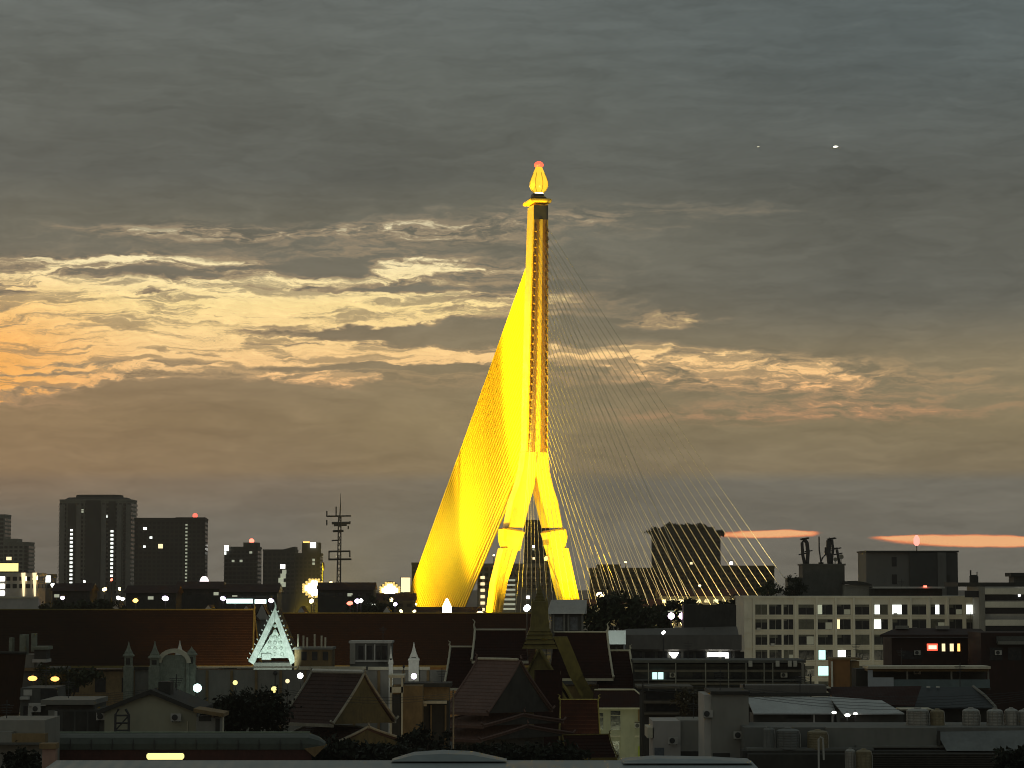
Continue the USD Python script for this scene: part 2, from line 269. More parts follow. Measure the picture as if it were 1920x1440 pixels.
# floodlights that light it: (x across, y along, z), aim, power, half angle
FLC = (1.0, 0.70, 0.02)
def bp(x, y, z): return np.array([BX + x * math.cos(TH) - y * math.sin(TH), BD + x * math.sin(TH) + y * math.cos(TH), z])
def floodlight(label, loc, aim, power, half, col=FLC, glass=8, base=0.0):
    o = thing('floodlight', label, 'floodlight', (loc[0], loc[1], base))
    h = loc[2] - base; d = np.asarray(aim) - loc; d = d / np.linalg.norm(d); yaw = math.atan2(d[1], d[0])
    B().tube([(0, 0, 0), (0, 0, h - .9)], .14, 8).build('pole', DARK, o)
    z = d; x = np.cross([0, 0, 1.0], z); x /= np.linalg.norm(x); y = np.cross(z, x); R = np.stack([x, y, z], 1)
    def put(m):
        v = m.vertices @ R.T + np.array([0, 0, h]); return B().add(v, m.faces)
    m = trimesh.creation.box((1.5, 1.1, .5)); m.apply_translation((0, 0, -.55)); put(m).build('housing', DARK, o)
    m = trimesh.creation.box((1.3, .9, .06)); m.apply_translation((0, 0, -.26)); put(m).build('lens', glow('flood_lens', (1, .82, .4), glass), o)
    spot(o, (d * .3) + np.array([0, 0, h]), np.asarray(aim) - np.array([loc[0], loc[1], base]), power, half, col)
    return o
K = 1.0e5
floodlight('floodlight left of the gold pylon aimed up its bright side', bp(-75, 5, 14), bp(0, 0, 120), 10 * K, 28)
floodlight('floodlight at the pylon foot aimed at its left leg', bp(-45, -6, 12), bp(-6, 0, 50), 1.2 * K, 40)
floodlight('floodlight at the near foot of the gold cable fan', bp(-70, 110, 12), bp(0, 80, 95), 3.2 * K, 42)
floodlight('floodlight at the far foot of the gold cable fan', bp(-52, 225, 12), bp(0, 180, 50), 2.3 * K, 50)
floodlight('floodlight on the deck in front of the gold pylon', bp(4, -70, DZ + 1.5), bp(0, -5, 110), 2.6 * K, 28, base=DZ + .01)
floodlight('floodlight on the deck aimed at the legs of the gold pylon', bp(-3, -48, DZ + 1.5), bp(0, -5, 48), 0.55 * K, 34, base=DZ + .01)
floodlight('floodlight at the near end of the deck aimed along the right hand stays', bp(-9, -252, DZ + 1.5), bp(0, -80, 105), 2.4 * K, 36, (1.0, .80, .40), base=DZ + .01)
floodlight('floodlight below the right leg of the gold pylon', bp(28, -34, 14), bp(8, -5, 46), 0.9 * K, 32)
floodlight('floodlight on the deck aimed up the right hand stays', bp(6, -185, DZ + 1.5), bp(10, -95, 45), 0.8 * K, 50, (1.0, .76, .30), base=DZ + .01)
# ------------------------------------------------------------------ builders for the city
class F:
    """A thing with a face towards the viewer: local x along the face, y into it, z up; X and Z turn photograph pixels into local metres."""
    def __init__(s, name, label, cat, px, d, yaw=0.0, py=1150, group=None, z=0.0):
        c = at(px, py, d); s.c, s.d, s.py, s.cos, s.z = c, d, py, math.cos(yaw), z
        s.o = thing(name, label, cat, (c[0], d, z), yaw, group)
    def X(s, px): return (at(px, s.py, s.d)[0] - s.c[0]) / s.cos
    def Z(s, py): return at(960, py, s.d)[2] - s.z
    def box(s, name, mat, x0, x1, y_hi, y_lo, f0, f1, parent=None, label=None, ch=0.0):
        """pixels x0..x1, rows y_hi..y_lo (None = down to the ground), metres f0..f1 into the depth"""
        b = B(); z1 = s.Z(y_hi); z0 = 0 if y_lo is None else s.Z(y_lo)
        if ch: b.loft([ring(s.X(x0), s.X(x1), f0, f1, z, ch) for z in (z0, z1)])
        else: b.box(s.X(x0), s.X(x1), f0, f1, z0, z1)
        return b.build(name, mat, parent or s.o, label)
rnd = random.Random(7)
DARKGLASS = M('dark_window_glass', (0.02, 0.022, 0.025), 0.15, 0.3, 2.0)
WHITE = M('white_render', (0.74, 0.70, 0.58), 0.75, 0.12, 0.3)
CREAM = M('cream_trim', (0.62, 0.57, 0.43), 0.6, 0.18, 0.8)
GREYW = M('grey_render', (0.24, 0.23, 0.20), 0.8, 0.2, 0.3)
LGREY = M('light_grey_render', (0.48, 0.46, 0.42), 0.8, 0.15, 0.3)
DGREY = M('dark_grey_render', (0.10, 0.10, 0.09), 0.8, 0.3, 0.3)
SOOT = M('sooty_concrete', (0.05, 0.048, 0.042), 0.85, 0.4, 0.4)
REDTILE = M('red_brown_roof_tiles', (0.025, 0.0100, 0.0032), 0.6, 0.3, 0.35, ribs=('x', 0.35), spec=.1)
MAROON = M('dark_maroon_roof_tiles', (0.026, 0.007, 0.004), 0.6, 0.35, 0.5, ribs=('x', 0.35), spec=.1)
MAUVE = M('mauve_roof_tiles', (0.15, 0.095, 0.08), 0.6, 0.2, 0.5, ribs=('x', 0.4), spec=.1)
METAL = M('corrugated_metal_roof', (0.36, 0.37, 0.39), 0.45, 0.2, 0.25, ribs=('x', 0.76))
METALW = M('pale_corrugated_roof', (0.45, 0.46, 0.45), 0.5, 0.2, 0.3, ribs=('x', 0.5))
OLIVE = M('old_gilt_stucco', (0.17, 0.135, 0.035), 0.6, 0.3, 0.9)
OCHRE = M('weathered_ochre_wall', (0.22, 0.15, 0.07), 0.8, 0.3, 0.6)
LEAF = M('dark_foliage', (0.028, 0.038, 0.014), 0.7, 0.6, 0.9)
LEAF2 = M('near_black_foliage', (0.012, 0.017, 0.008), 0.75, 0.6, 0.9)
BARK = M('bark', (0.05, 0.04, 0.03), 0.9, 0.3, 2.0)
W_COOL, W_TEAL, W_WARM, W_YEL = glow('window_cool', (.95, 1, .92), 1.6), glow('window_teal', (.62, 1, .92), 1.3), glow('window_warm', (1, .80, .45), 1.3), glow('window_yellow', (1, .86, .30), 1.4)
W_DIM = glow('window_dim', (.9, .95, .7), .35)
W_RED = glow('window_red', (1, .10, .05), 1.8); W_ORG = glow('lamp_orange', (1, .48, .12), 2.2)
L_WHITE, L_WARM, L_VIO, L_RED, L_TEAL, L_ORG = glow('lamp_white', (1, .98, .9), 5), glow('lamp_warm', (1, .80, .38), 5), glow('lamp_violet', (.85, .70, 1), 4), glow('lamp_red', (1, .16, .10), 4), glow('lamp_teal', (.7, 1, .95), 3), glow('lamp_amber', (1, .5, .12), 4)
def tower(name, label, x0, x1, yt, d, dep, wall, yaw=0.0, bays=8, pitch=7.5, glass=DARKGLASS, ch=0.5, slab=None, lit=(), strings=(), cat='tower block', y_low=1120, crown=None):
    """A far block: shell, floor slabs, a grid of set windows (too small to pick apart: one part), single lit windows, strings of stair lights."""
    f = F(name, label, cat, (x0 + x1) / 2, d, yaw, (yt + 1100) / 2)
    sc = d / FPX; w = f.X(x1) - f.X(x0)
    f.box('wall', wall, x0, x1, yt, None, 0, dep, ch=ch)
    b = B(); n = max(1, int((y_low - yt - 8) / pitch))
    for r in range(n):
        z = f.Z(yt + 9 + r * pitch)
        for c in range(bays):
            xa = f.X(x0) + w * (c + .18) / bays; xb = f.X(x0) + w * (c + .82) / bays
            b.box(xa, xb, -.06, .2, z - pitch * sc * .28, z + pitch * sc * .28)
        b2 = (f.X(x1) + .06, dep)
        for c in range(max(2, int(dep / (w / bays)))):
            m = max(2, int(dep / (w / bays)))
            b.box(f.X(x1) - .2, f.X(x1) + .06, dep * (c + .2) / m, dep * (c + .8) / m, z - pitch * sc * .28, z + pitch * sc * .28)
    b.build('windows', glass, f.o, kind='stuff')
    if slab:
        b = B()
        for r in range(n):
            z = f.Z(yt + 9 + r * pitch) - pitch * sc * .42
            b.box(f.X(x0) - .35, f.X(x1) + .35, -.45, .1, z - .16, z + .16)
        b.build('floor_slabs', slab, f.o, kind='stuff')
    for px, py, mat, s in lit:
        f.box('lit_window', mat, px - s, px + s, py - s * .9, py + s * .9, -.14, .1)
    for px, ya, yb, st, mat, s in strings:
        b_ = 0; y = ya
        while y <= yb:
            f.box('stair_light', mat, px - s, px + s, y - s * .75, y + s * .75, -.8, .1); y += st
    B().loft([ring(f.X(x0) - .25, f.X(x1) + .25, -.25, dep + .25, f.Z(yt) + h, ch + .1) for h in (-1.0, .35)]).build('parapet', wall, f.o)
    return f
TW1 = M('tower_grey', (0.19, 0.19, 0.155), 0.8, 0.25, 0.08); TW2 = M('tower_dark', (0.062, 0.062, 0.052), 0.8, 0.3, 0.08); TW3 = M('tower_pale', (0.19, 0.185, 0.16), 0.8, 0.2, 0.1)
TW4 = M('tower_olive_lit', (0.11, 0.09, 0.04), 0.8, 0.3, 0.1); SLAB = M('slab_edge', (0.13, 0.13, 0.12), 0.8, 0.2, 0.3)
HAZE = 0.00006
# --- far skyline, left to right
f = tower('office_tower', 'grey slab tower cut by the left edge of the picture behind a stepped block', -60, 8, 965, 2300, 30, TW1, bays=6)
f = tower('apartment_block', 'stepped grey block with rounded corner left of the tallest tower', 6, 53, 1017, 2100, 30, TW1, bays=5, ch=4)
f.box('upper_step', TW1, 6, 30, 1010, 1020, 4, 26)
f = tower('apartment_tower', 'tallest left tower, grey with chamfered shoulders and two strings of white stair lights', 109, 245, 937, 1900, 34, TW1, bays=0 or 17, pitch=8.2, ch=5, lit=[(198, 968, W_COOL, 3), (167, 996, W_DIM, 2.5), (152, 958, W_DIM, 4)], strings=[(134, 994, 1096, 7.6, W_COOL, 2.6), (210, 996, 1080, 7.6, W_COOL, 2.6)], slab=SLAB)
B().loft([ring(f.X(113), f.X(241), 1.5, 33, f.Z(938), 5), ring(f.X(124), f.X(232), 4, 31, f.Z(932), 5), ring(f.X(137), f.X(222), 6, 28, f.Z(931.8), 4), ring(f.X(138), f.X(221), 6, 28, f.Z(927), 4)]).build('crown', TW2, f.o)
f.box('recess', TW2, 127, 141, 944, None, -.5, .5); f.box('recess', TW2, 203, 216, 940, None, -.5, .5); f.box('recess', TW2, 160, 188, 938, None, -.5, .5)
for x in (112, 143, 190, 219, 236): f.box('balcony_stack', TW3, x, x + 9, 946, None, -1.2, .3)
f = tower('dark_tower', 'near black slab tower with a red roof beacon and one dotted light string', 252, 384, 972, 1700, 32, TW2, yaw=.06, bays=16, pitch=8, lit=[(272, 991, L_WHITE, 3), (283, 1008, W_COOL, 2.4), (271, 1025, W_COOL, 2.4), (301, 1024, W_WARM, 4.5)], strings=[(349, 984, 1118, 6.6, W_DIM, 1.9)])
f.box('roof_plant', TW2, 328, 383, 969.5, 973, 3, 25)
B().lathe([(.4, 0), (1.5, .8), (1.5, 2.2), (.5, 3.2)], (f.X(364), 5, f.Z(971)), 10).build('beacon', glow('beacon_red', (1, .12, .08), 2.2), f.o, 'red aviation beacon on the roof edge')
f = tower('office_block', 'dark block with bright sign on its left corner and red roof lamp', 420, 483, 1026, 1800, 28, TW2, bays=8, pitch=8, lit=[(437, 1052, W_DIM, 2.4), (452, 1052, W_DIM, 2.6), (470, 1036, W_DIM, 2.6)], slab=SLAB)
f.box('roof_room', TW2, 455, 482, 1017, 1028, 3, 20)
f.box('corner_sign', L_WHITE, 420.5, 428, 1022, 1033, -1.0, 1.0, label='bright white sign on the left corner'); f.box('sign_tail', W_COOL, 420.5, 424, 1034, 1040, -.8, .8)
B().lathe([(.4, 0), (1.7, .8), (1.7, 2.0), (.5, 3.0)], (f.X(470), 5, f.Z(1018)), 10).build('beacon', L_RED, f.o)
f = tower('stepped_block', 'dark stepped block with slanting roof between the tower pair and the mast', 493, 553, 1031, 1750, 25, TW2, bays=7, pitch=8, lit=[(530, 1062, L_WHITE, 4.5), (533, 1072, W_DIM, 4), (531, 1080, W_DIM, 5), (527, 1088, W_DIM, 5), (531, 1096, W_DIM, 5)])
B().prism([(f.X(524), f.Z(1032)), (f.X(553), f.Z(1032)), (f.X(553), f.Z(1025)), (f.X(548), f.Z(1025.5)), (f.X(526), f.Z(1031))], 'y', 2, 20).build('slanting_roof', TW2, f.o)
f = tower('corner_tower', 'dark block with a white lamp and orange edge on its top corner', 553, 600, 1038, 1650, 25, TW2, bays=6, pitch=8, lit=[(588, 1050, W_DIM, 2.5), (588, 1057, W_DIM, 2.5)])
f.box('upper_block', TW2, 566, 598, 1017, 1040, 0.2, 18); f.box('corner_light', L_WHITE, 582, 592, 1017, 1027, -.6, .4, label='white light on the top corner'); f.box('orange_edge', W_ORG, 568, 580, 1015, 1018, -.2, .6)
f = tower('plain_block', 'plain dark block just left of the foot of the gold cable fan', 772, 806, 1056, 1250, 20, TW2, bays=4, pitch=8)
f = tower('condo_tower', 'dark square tower seen between the legs of the gold pylon', 983, 1031, 976, 1500, 24, TW2, bays=6, pitch=8, lit=[(1000, 1025, L_WHITE, 2.2), (1000, 1030, W_DIM, 1.8), (1001, 1047, W_WARM, 2.5)])
f = tower('white_flats', 'pale flats with stacked balconies behind the legs of the gold pylon', 895, 1042, 1058, 1150, 18, TW3, bays=13, pitch=11, slab=TW3, lit=[(990, 1120, L_WHITE, 3)])
for y in range(1086, 1160, 9): f.box('lit_balcony', W_DIM, 944, 966, y, y + 3.6, -.5, .1)
for y in range(1080, 1158, 12): f.box('lit_landing', W_WARM, 901, 909, y, y + 5.5, -.5, .1)
f = tower('roof_garden_tower', 'broad dark tower with ragged roof garden behind the right hand stays', 1222, 1351, 1000, 1400, 34, TW2, yaw=-.05, bays=15, pitch=8, lit=[(1296, 1056, W_WARM, 2.5)])
f.box('roof_step', TW2, 1240, 1340, 988, 1002, 4, 28)
def leaves(b, c, r, n, size, seed, drop=0.0):
    """n small leaf-sized faces, in clumps, through an ellipsoid"""
    g = np.random.default_rng(seed); k = max(4, n // 45)
    cl = g.normal(size=(k, 3)); cl /= np.linalg.norm(cl, axis=1, keepdims=True); cl *= g.random((k, 1)) ** (1 / 2.2)
    p = cl[g.integers(0, k, n)] * .88 + g.normal(size=(n, 3)) * .17
    p = p * r + c
    u = g.normal(size=(n, 3)); u /= np.linalg.norm(u, axis=1, keepdims=True); w = np.cross(u, g.normal(size=(n, 3))); w /= np.linalg.norm(w, axis=1, keepdims=True)
    s = size * (.6 + .8 * g.random((n, 1)))
    v = np.stack([p - u * s, p + w * s * .5, p + u * s, p - w * s * .5], 1).reshape(-1, 3)
    return b.add(v, np.arange(4 * n).reshape(-1, 4))
b = B()
for i in range(9): leaves(b, np.array([f.X(1228 + i * 14.5), 6 + i % 3 * 6, f.Z(1000 - (10 if 1 < i < 8 else 0)) + .6]), np.array([6, 6, 2.2 + (i * 7 % 4) * .4]), 140, 1.0, 40 + i)
b.build('roof_garden', LEAF, f.o)
f = tower('riverside_block', 'long low olive lit block behind the foot of the right hand stays', 1108, 1330, 1066, 1200, 20, TW4, bays=24, pitch=9, slab=TW4)
f.box('roof_room', TW4, 1120, 1165, 1058, 1068, 3, 15)
f = tower('riverside_annex', 'low dark olive block stepping down towards the white hotel', 1326, 1452, 1062, 1180, 20, TW4, bays=14, pitch=9)
f = tower('low_flats', 'cream block with lit windows at the left edge of the skyline', -40, 71, 1076, 950, 16, LGREY, bays=0 or 9, pitch=14, lit=[(4, 1085, L_WHITE, 5), (4, 1099, L_WHITE, 4.6), (4, 1112, L_WHITE, 4.6), (46, 1085, L_WARM, 4.5), (66, 1083, L_WARM, 4.5)])
f.box('lit_roof_sign', W_YEL, -20, 30, 1056, 1071, 2, 4, label='glowing yellow rooftop sign'); f.box('lit_roof_lamp', W_WARM, 8, 17, 1044, 1050, 3, 4)
for x in (44, 65): B().tube([(f.X(x), -.3, f.Z(1074)), (f.X(x + 1), -.3, f.Z(1118))], [.8, .3], 6).build('light_tube', W_WARM, f.o)
f = tower('lit_shop_block', 'small block with glaring white shopfront left of the tallest tower', 70, 96, 1078, 1000, 12, DGREY, bays=3, pitch=12)
f.box('shopfront', W_COOL, 71, 95, 1079, 1092, -.6, .2)
f = F('parapet_wall', 'long pale wall below the cream flats at the left edge', 'wall', 10, 640, 0, 1135)
f.box('wall', LGREY, -60, 72, 1122, None, 0, 3); f.box('coping', CREAM, -60, 73, 1119, 1122.2, -.2, 3.2)
# filler skyline of low dark blocks, each a thing
rows = [('low dark shophouse under the tallest left tower', 98, 168, 1108), ('dark shophouse row under the dotted tower', 236, 330, 1112), ('low workshop left of the teal lit canopy', 330, 414, 1104), ('dark warehouse behind the teal lit canopy', 414, 520, 1110), ('dark shophouse below the mast', 596, 700, 1106),
        ('dark shed between the floodlit masts', 694, 776, 1126), ('dark shop below the cable fan', 776, 900, 1153), ('dark low block right of the pylon leg', 1080, 1240, 1138), ('dark flats behind the violet lamps', 1236, 1400, 1118)]
for i, (lab, x0, x1, yt) in enumerate(rows):
    f = F('shophouse', lab, 'building', (x0 + x1) / 2, 760 + 20 * (i % 3), 0, 1120)
    f.box('wall', SOOT, x0, x1, yt, None, 0, 14)
    n = max(2, int((x1 - x0) / 16))
    for k in range(n):
        a = x0 + (x1 - x0) * (k + .2) / n; c = x0 + (x1 - x0) * (k + .75) / n
        f.box('window', DARKGLASS if (k * 7 + i) % 5 else W_DIM, a, c, yt + 6, yt + 12, -.05, .1)
    B().prism([(-1, f.Z(yt)), (15, f.Z(yt)), (7, f.Z(yt) + 2.2)], 'x', f.X(x0) - .5, f.X(x1) + .5).build('roof', MAROON, f.o)
# broadcast mast
f = F('radio_mast', 'tall thin radio mast with crossed antenna arms standing alone on the skyline', 'mast', 637, 790, 0, 1030)
b = B(); top = f.Z(968)
for s in ((-1, -1), (1, -1), (1, 1), (-1, 1)): b.tube([(s[0] * .75 - .6, s[1] * .75, 0), (s[0] * .35, s[1] * .35, top)], .15, 4)
for k in range(26):
    z = top * k / 26; r = .75 - .4 * k / 26; q = -.6 * (1 - k / 26); r2 = .75 - .4 * (k + 1) / 26; q2 = -.6 * (1 - (k + 1) / 26)
    for s in (-1, 1): b.tube([(q - r * s, -r, z), (q2 + r2 * s, -r2, z + top / 26)], .09, 4)
b.build('lattice', DARK, f.o)
B().tube([(0, 0, top - .5), (.2, 0, f.Z(945)), (.2, 0, f.Z(925))], [.28, .16, .06], 6).build('whip', DARK, f.o)
for y, a, c, r in ((968, 613, 658, .26), (981, 622, 656, .4), (996, 624, 644, .34), (1013.5, 622, 637, .2), (1034, 616, 657, .26), (1049, 616, 659, .3), (985, 626, 650, .3)):
    B().tube([(f.X(a), 0, f.Z(y)), (f.X(c), 0, f.Z(y) + .1)], r, 5).build('cross_arm', DARK, f.o)
for x, ya, yb in ((612.5, 958, 969), (612.5, 975, 985), (656, 977, 983), (653, 986, 992), (617, 1034, 1049), (656, 1034, 1045), (630, 950, 968)):
    B().tube([(f.X(x), 0, f.Z(ya)), (f.X(x), 0, f.Z(yb))], .22, 5).build('dipole', DARK, f.o)
f = F('dish_post', 'short dark post with a leaning dish left of the radio mast', 'antenna', 605, 1000, 0, 1075)
B().tube([(0, 0, 0), (0, 0, f.Z(1070))], .3, 6).build('post', DARK, f.o); m = trimesh.creation.icosphere(2, 1.0); m.apply_scale((.5, .5, 1.7)); m.apply_translation((.2, 0, f.Z(1062))); B().tm(m).build('dish', DARK, f.o)
# --- floodlit ground behind the roofs: two floodlight masts and a lit hoarding
def flood_mast(label, px, py, d, w, n, mat):
    f = F('floodlight_mast', label, 'floodlight', px, d, 0, py, 'floodlight masts on the skyline')
    B().tube([(0, 0, 0), (0, 0, f.Z(py) + 1)], [.35, .2], 8).build('pole', DARK, f.o)
    W_ = (f.X(px + w) - f.X(px - w)) / 2; fr = B().loft([[(W_ * math.cos(t), y, f.Z(py) + W_ * .88 * math.sin(t)) for t in np.arange(16) * math.pi / 8] for y in (.3, .6)]).build('head_frame', DARK, f.o)
    for i in range(n):
        for j in range(n):
            if math.hypot(i - (n - 1) / 2, j - (n - 1) / 2) > n * .50: continue
            x = f.X(px - w) + (f.X(px + w) - f.X(px - w)) * (i + .5) / n; z = f.Z(py + w * .8) + (f.Z(py - w * .8) - f.Z(py + w * .8)) * (j + .5) / n
            r = (f.X(px + w) - f.X(px - w)) / n * .44
            B().loft([[(x + r * q * math.cos(t), y, z + r * q * .9 * math.sin(t)) for t in np.arange(10) * math.pi / 5] for y, q in ((.29, .7), (.1, 1), (0, 1))]).build('lamp', mat if math.hypot(i - (n - 1) / 2, j - (n - 1) / 2) < n * .33 else L_AMB, fr)
    return f
L_AMB = glow('flood_amber', (1, .70, .20), 1.0)
HOT = glow('stadium_lamp', (1, .88, .5), 150)
flood_mast('glaring floodlight mast left of the radio mast foot', 589, 1103, 900, 23, 8, HOT)
flood_mast('glaring floodlight mast right of the radio mast foot', 731, 1107, 900, 20, 8, HOT)
f = F('lit_hoarding', 'bright white hoarding beside the right floodlight mast', 'billboard', 761, 905, .1, 1095)
f.box('panel', W_WARM, 752, 769, 1083, 1110, 0, .3); f.box('frame', DARK, 751, 770, 1082, 1111, .31, .6)
for x in (755, 766): f.box('post', DARK, x - .8, x + .8, 1111, None, .2, .5)
f = F('lit_canopy', 'long teal white lit canopy on the skyline over the temple ridge', 'canopy', 458, 700, 0, 1127)
f.box('roof', DGREY, 412, 508, 1119, 1122, -2, 5); f.box('light_panel', L_TEAL, 425, 474, 1123, 1131, -.4, .1); f.box('light_panel', L_TEAL, 478, 499, 1124, 1131.5, -.4, .1)
for x in (412, 440, 476, 505): f.box('post', DARK, x - .8, x + .8, 1122, None, 0, .4)
f = F('neon_hoop', 'oval white lit sign hanging right of the dotted tower', 'sign', 383, 1000, 0, 1093)
m = trimesh.creation.icosphere(2, 1.0); m.apply_scale((1.75, .5, 2.6)); m.apply_translation((0, 0, f.Z(1093))); B().tm(m).build('sign_face', glow('pink_white', (1, .86, .9), 2), f.o)
B().tube([(0, .3, 0), (0, .3, f.Z(1105))], .2, 6).build('post', DARK, f.o)
# --- lamps that glint along the skyline: (x, y, radius px, glow, d, label)
LAMPS = [(117, 1121, 5, L_VIO, 640, 'violet white lamp at the left end of the dark tree clump'), (117, 1102, 3.5, L_WHITE, 900, 'white lamp above the violet one under the tallest tower'), (100, 1098, 6, L_WHITE, 900, 'broad white lamp right of the glaring shopfront'),
 (144, 1104, 5, L_WHITE, 900, 'square white lamp between the two light strings'), (158, 1090, 2.5, L_WHITE, 950, 'tiny white lamp below the left light string'), (209, 1087, 3, L_RED, 950, 'red lamp at the foot of the right light string'),
 (196, 1105, 4.5, L_WARM, 900, 'warm yellow lamp left of the red lamp'), (224, 1104, 3.5, L_WARM, 920, 'small warm lamp right of the red lamp'), (222, 1121, 5.5, L_WHITE, 700, 'white lamp pair low right of the tallest tower'), (230, 1123, 4, L_WHITE, 700, 'small white lamp touching the white pair'),
 (254, 1126, 5, L_ORG, 700, 'orange lamp on the temple ridge under the gap of towers'), (280, 1118, 2.5, L_WHITE, 800, 'pinprick white lamp under the dark tower'), (310, 1122, 6, L_VIO, 700, 'blue violet lamp under the dark tower'),
 (418, 1122, 5, L_VIO, 690, 'violet lamp at the left end of the teal canopy'), (508, 1126, 4.5, L_VIO, 690, 'violet lamp at the right end of the teal canopy'), (620, 1093, 3.5, L_WARM, 900, 'upper warm lamp just right of the left floodlight mast'), (620, 1100, 4, L_WARM, 895, 'lower warm lamp just right of the left floodlight mast'),
 (584, 1127, 5.5, L_WARM, 860, 'warm lamp below the left floodlight mast'), (641, 1102, 5, L_WHITE, 850, 'oblong white lamp near the radio mast foot'), (648, 1101, 4, L_WHITE, 850, 'white lamp right beside the oblong lamp'), (656, 1131, 5, L_RED, 700, 'rosy lamp low between the floodlight masts'), (670, 1127, 5, L_VIO, 700, 'lilac lamp right of the rosy lamp'),
 (677, 1126, 3.5, L_WHITE, 700, 'white lamp touching the lilac lamp'), (691, 1104, 5, L_WARM, 850, 'amber white lamp between mast and hoarding'), (733, 1125, 4, L_WARM, 800, 'warm lamp under the right floodlight mast'), (741, 1133, 4.5, L_VIO, 700, 'lilac lamp under the right floodlight mast'), (752, 1146, 4, L_WARM, 680, 'warm lamp on the temple ridge left of the fan'),
 (777, 1146, 4, L_WARM, 680, 'warm lamp at the left foot of the fan'), (780, 1133, 2.5, L_WARM, 800, 'tiny amber lamp on the left edge of the fan'), (900, 1150, 6, L_WARM, 700, 'yellow lamp left of the left pylon leg'), (988, 1140, 6.5, L_WHITE, 560, 'bright white lamp left of the temple spire'),
 (1126, 1115, 7, L_WARM, 640, 'bright warm lamp over the dark tree right of the pylon'), (1024, 1047, 4.5, L_ORG, 905, 'orange lamp clinging inside the right pylon leg'), (1173, 1054, 2.5, L_WARM, 1150, 'small lamp on the olive block roof'), (1371, 1056, 4, L_WHITE, 1150, 'white lamp right of the roof garden tower'),
 (1312, 1098, 3, L_WARM, 1000, 'small warm lamp among the right stays'), (1244, 1186, 4, L_WHITE, 470, 'white lamp on the grey roof under the violet pair'), (926, 1041, 2, L_WARM, 1150, 'pinprick lamp between fan and left leg'), (355, 1109, 2.5, L_WARM, 900, 'tiny warm lamp under the dotted string'), (700, 1135, 3, L_WHITE, 720, 'small white lamp at the end of the lilac row')]
for px, py, r, mat, d, lab in LAMPS:
    f = F('street_lamp', lab, 'lamp', px, d, 0, py)
    R = r * d / FPX
    g_ = B().lathe([(R * .35, -R), (R * .85, -R * .55), (R, 0), (R * .8, R * .6), (R * .3, R)], (0, 0, 0), 10); ex, ez, sh_ = rnd.uniform(.75, 1.25), rnd.uniform(.6, 1.0), rnd.uniform(-.3, .3)
    g_.v = [np.stack([v[:, 0] * ex + v[:, 2] * sh_, v[:, 1], v[:, 2] * ez + f.Z(py)], 1) for v in g_.v]; g_.build('globe', mat, f.o, smooth=50)
    B().tube([(0, R * .6, 0), (0, R * .6, f.Z(py) + R)], .1 + .0001 * d, 6).build('pole', DARK, f.o)
    B().box(-R * .8, R * .8, -R * .5, R * .8, f.Z(py) + R, f.Z(py) + R * 1.25).build('hood', DARK, f.o)
# bright work lamp at the foot of the fan, in front of the stays
f = F('work_light', 'dazzling tall white work light at the foot of the gold cable fan', 'lamp', 838, 600, 0, 1140)
B().lathe([(.9, f.Z(1164)), (1.05, f.Z(1150)), (.95, f.Z(1136)), (.5, f.Z(1128)), (.15, f.Z(1122))], (0, 0, 0), 10).build('lamp', glow('dazzle', (1, 1, .85), 6), f.o); B().tube([(0, 0, 0), (0, 0, f.Z(1163))], .3, 6).build('pole', DARK, f.o)
# trees on the skyline
def tree(name, label, px, y_top, y_base, wpx, d, mat=LEAF, n=1500, seed=1, size=.5, cat='tree'):
    f = F(name, label, cat, px, d, 0, (y_top + y_base) / 2)
    rx = wpx * d / FPX / 2; z1 = f.Z(y_top); z0 = max(1.5, f.Z(y_base)); rz = (z1 - z0) / 2
    b = B(); g = random.Random(seed); k = max(3, int(rx / 1.6))
    for i in range(k):
        a = (i + .5) / k * 2 - 1
        hz = rz * (.55 + .45 * math.sqrt(1 - a * a * .8)) * g.uniform(.8, 1.05)
        leaves(b, np.array([a * rx * .8, g.uniform(-2, 2), z0 + hz + g.uniform(-.3, .3)]), np.array([rx / k * 1.7 + .6, 2.6, hz]), n // k, size, seed * 31 + i)
    b.build('crown', mat, f.o)
    b = B(); b.tube([(0, 0, 0), (.2, 0, z0 * .5), (0, 0, z0 + rz * .5)], [.5, .4, .2], 7)
    for i in range(5):
        a = i * 1.3 + seed; b.tube([(0, 0, z0 * .8), (math.cos(a) * rx * .3, math.sin(a) * 1, z0 + rz * .4), (math.cos(a) * rx * .6, math.sin(a) * 1.5, z0 + rz * .9)], [.2, .13, .05], 5)
    b.build('trunk', BARK, f.o); return f
tree('broad_tree', 'dark clump of trees above the left end of the temple ridge', 150, 1117, 1160, 160, 600, seed=3, n=2600)
tree('broad_tree', 'dark tree right of the pale pavilion under the gold pylon', 1162, 1108, 1190, 140, 500, seed=5, n=3200)
tree('broad_tree', 'smaller dark tree between the pavilion and the violet lamps', 1222, 1128, 1185, 80, 560, seed=6, n=1500)
tree('riverside_tree', 'ragged olive trees under the right stays before the hotel', 1300, 1122, 1165, 200, 590, LEAF2, seed=8, n=2600)
tree('riverside_tree', 'thin dark tree line between the right stays and the hotel corner', 1395, 1112, 1165, 130, 590, LEAF2, seed=9, n=1800)
tree('riverside_tree', 'dark tree behind the ridge between the two floodlight masts', 695, 1108, 1165, 110, 720, seed=12, n=1600)
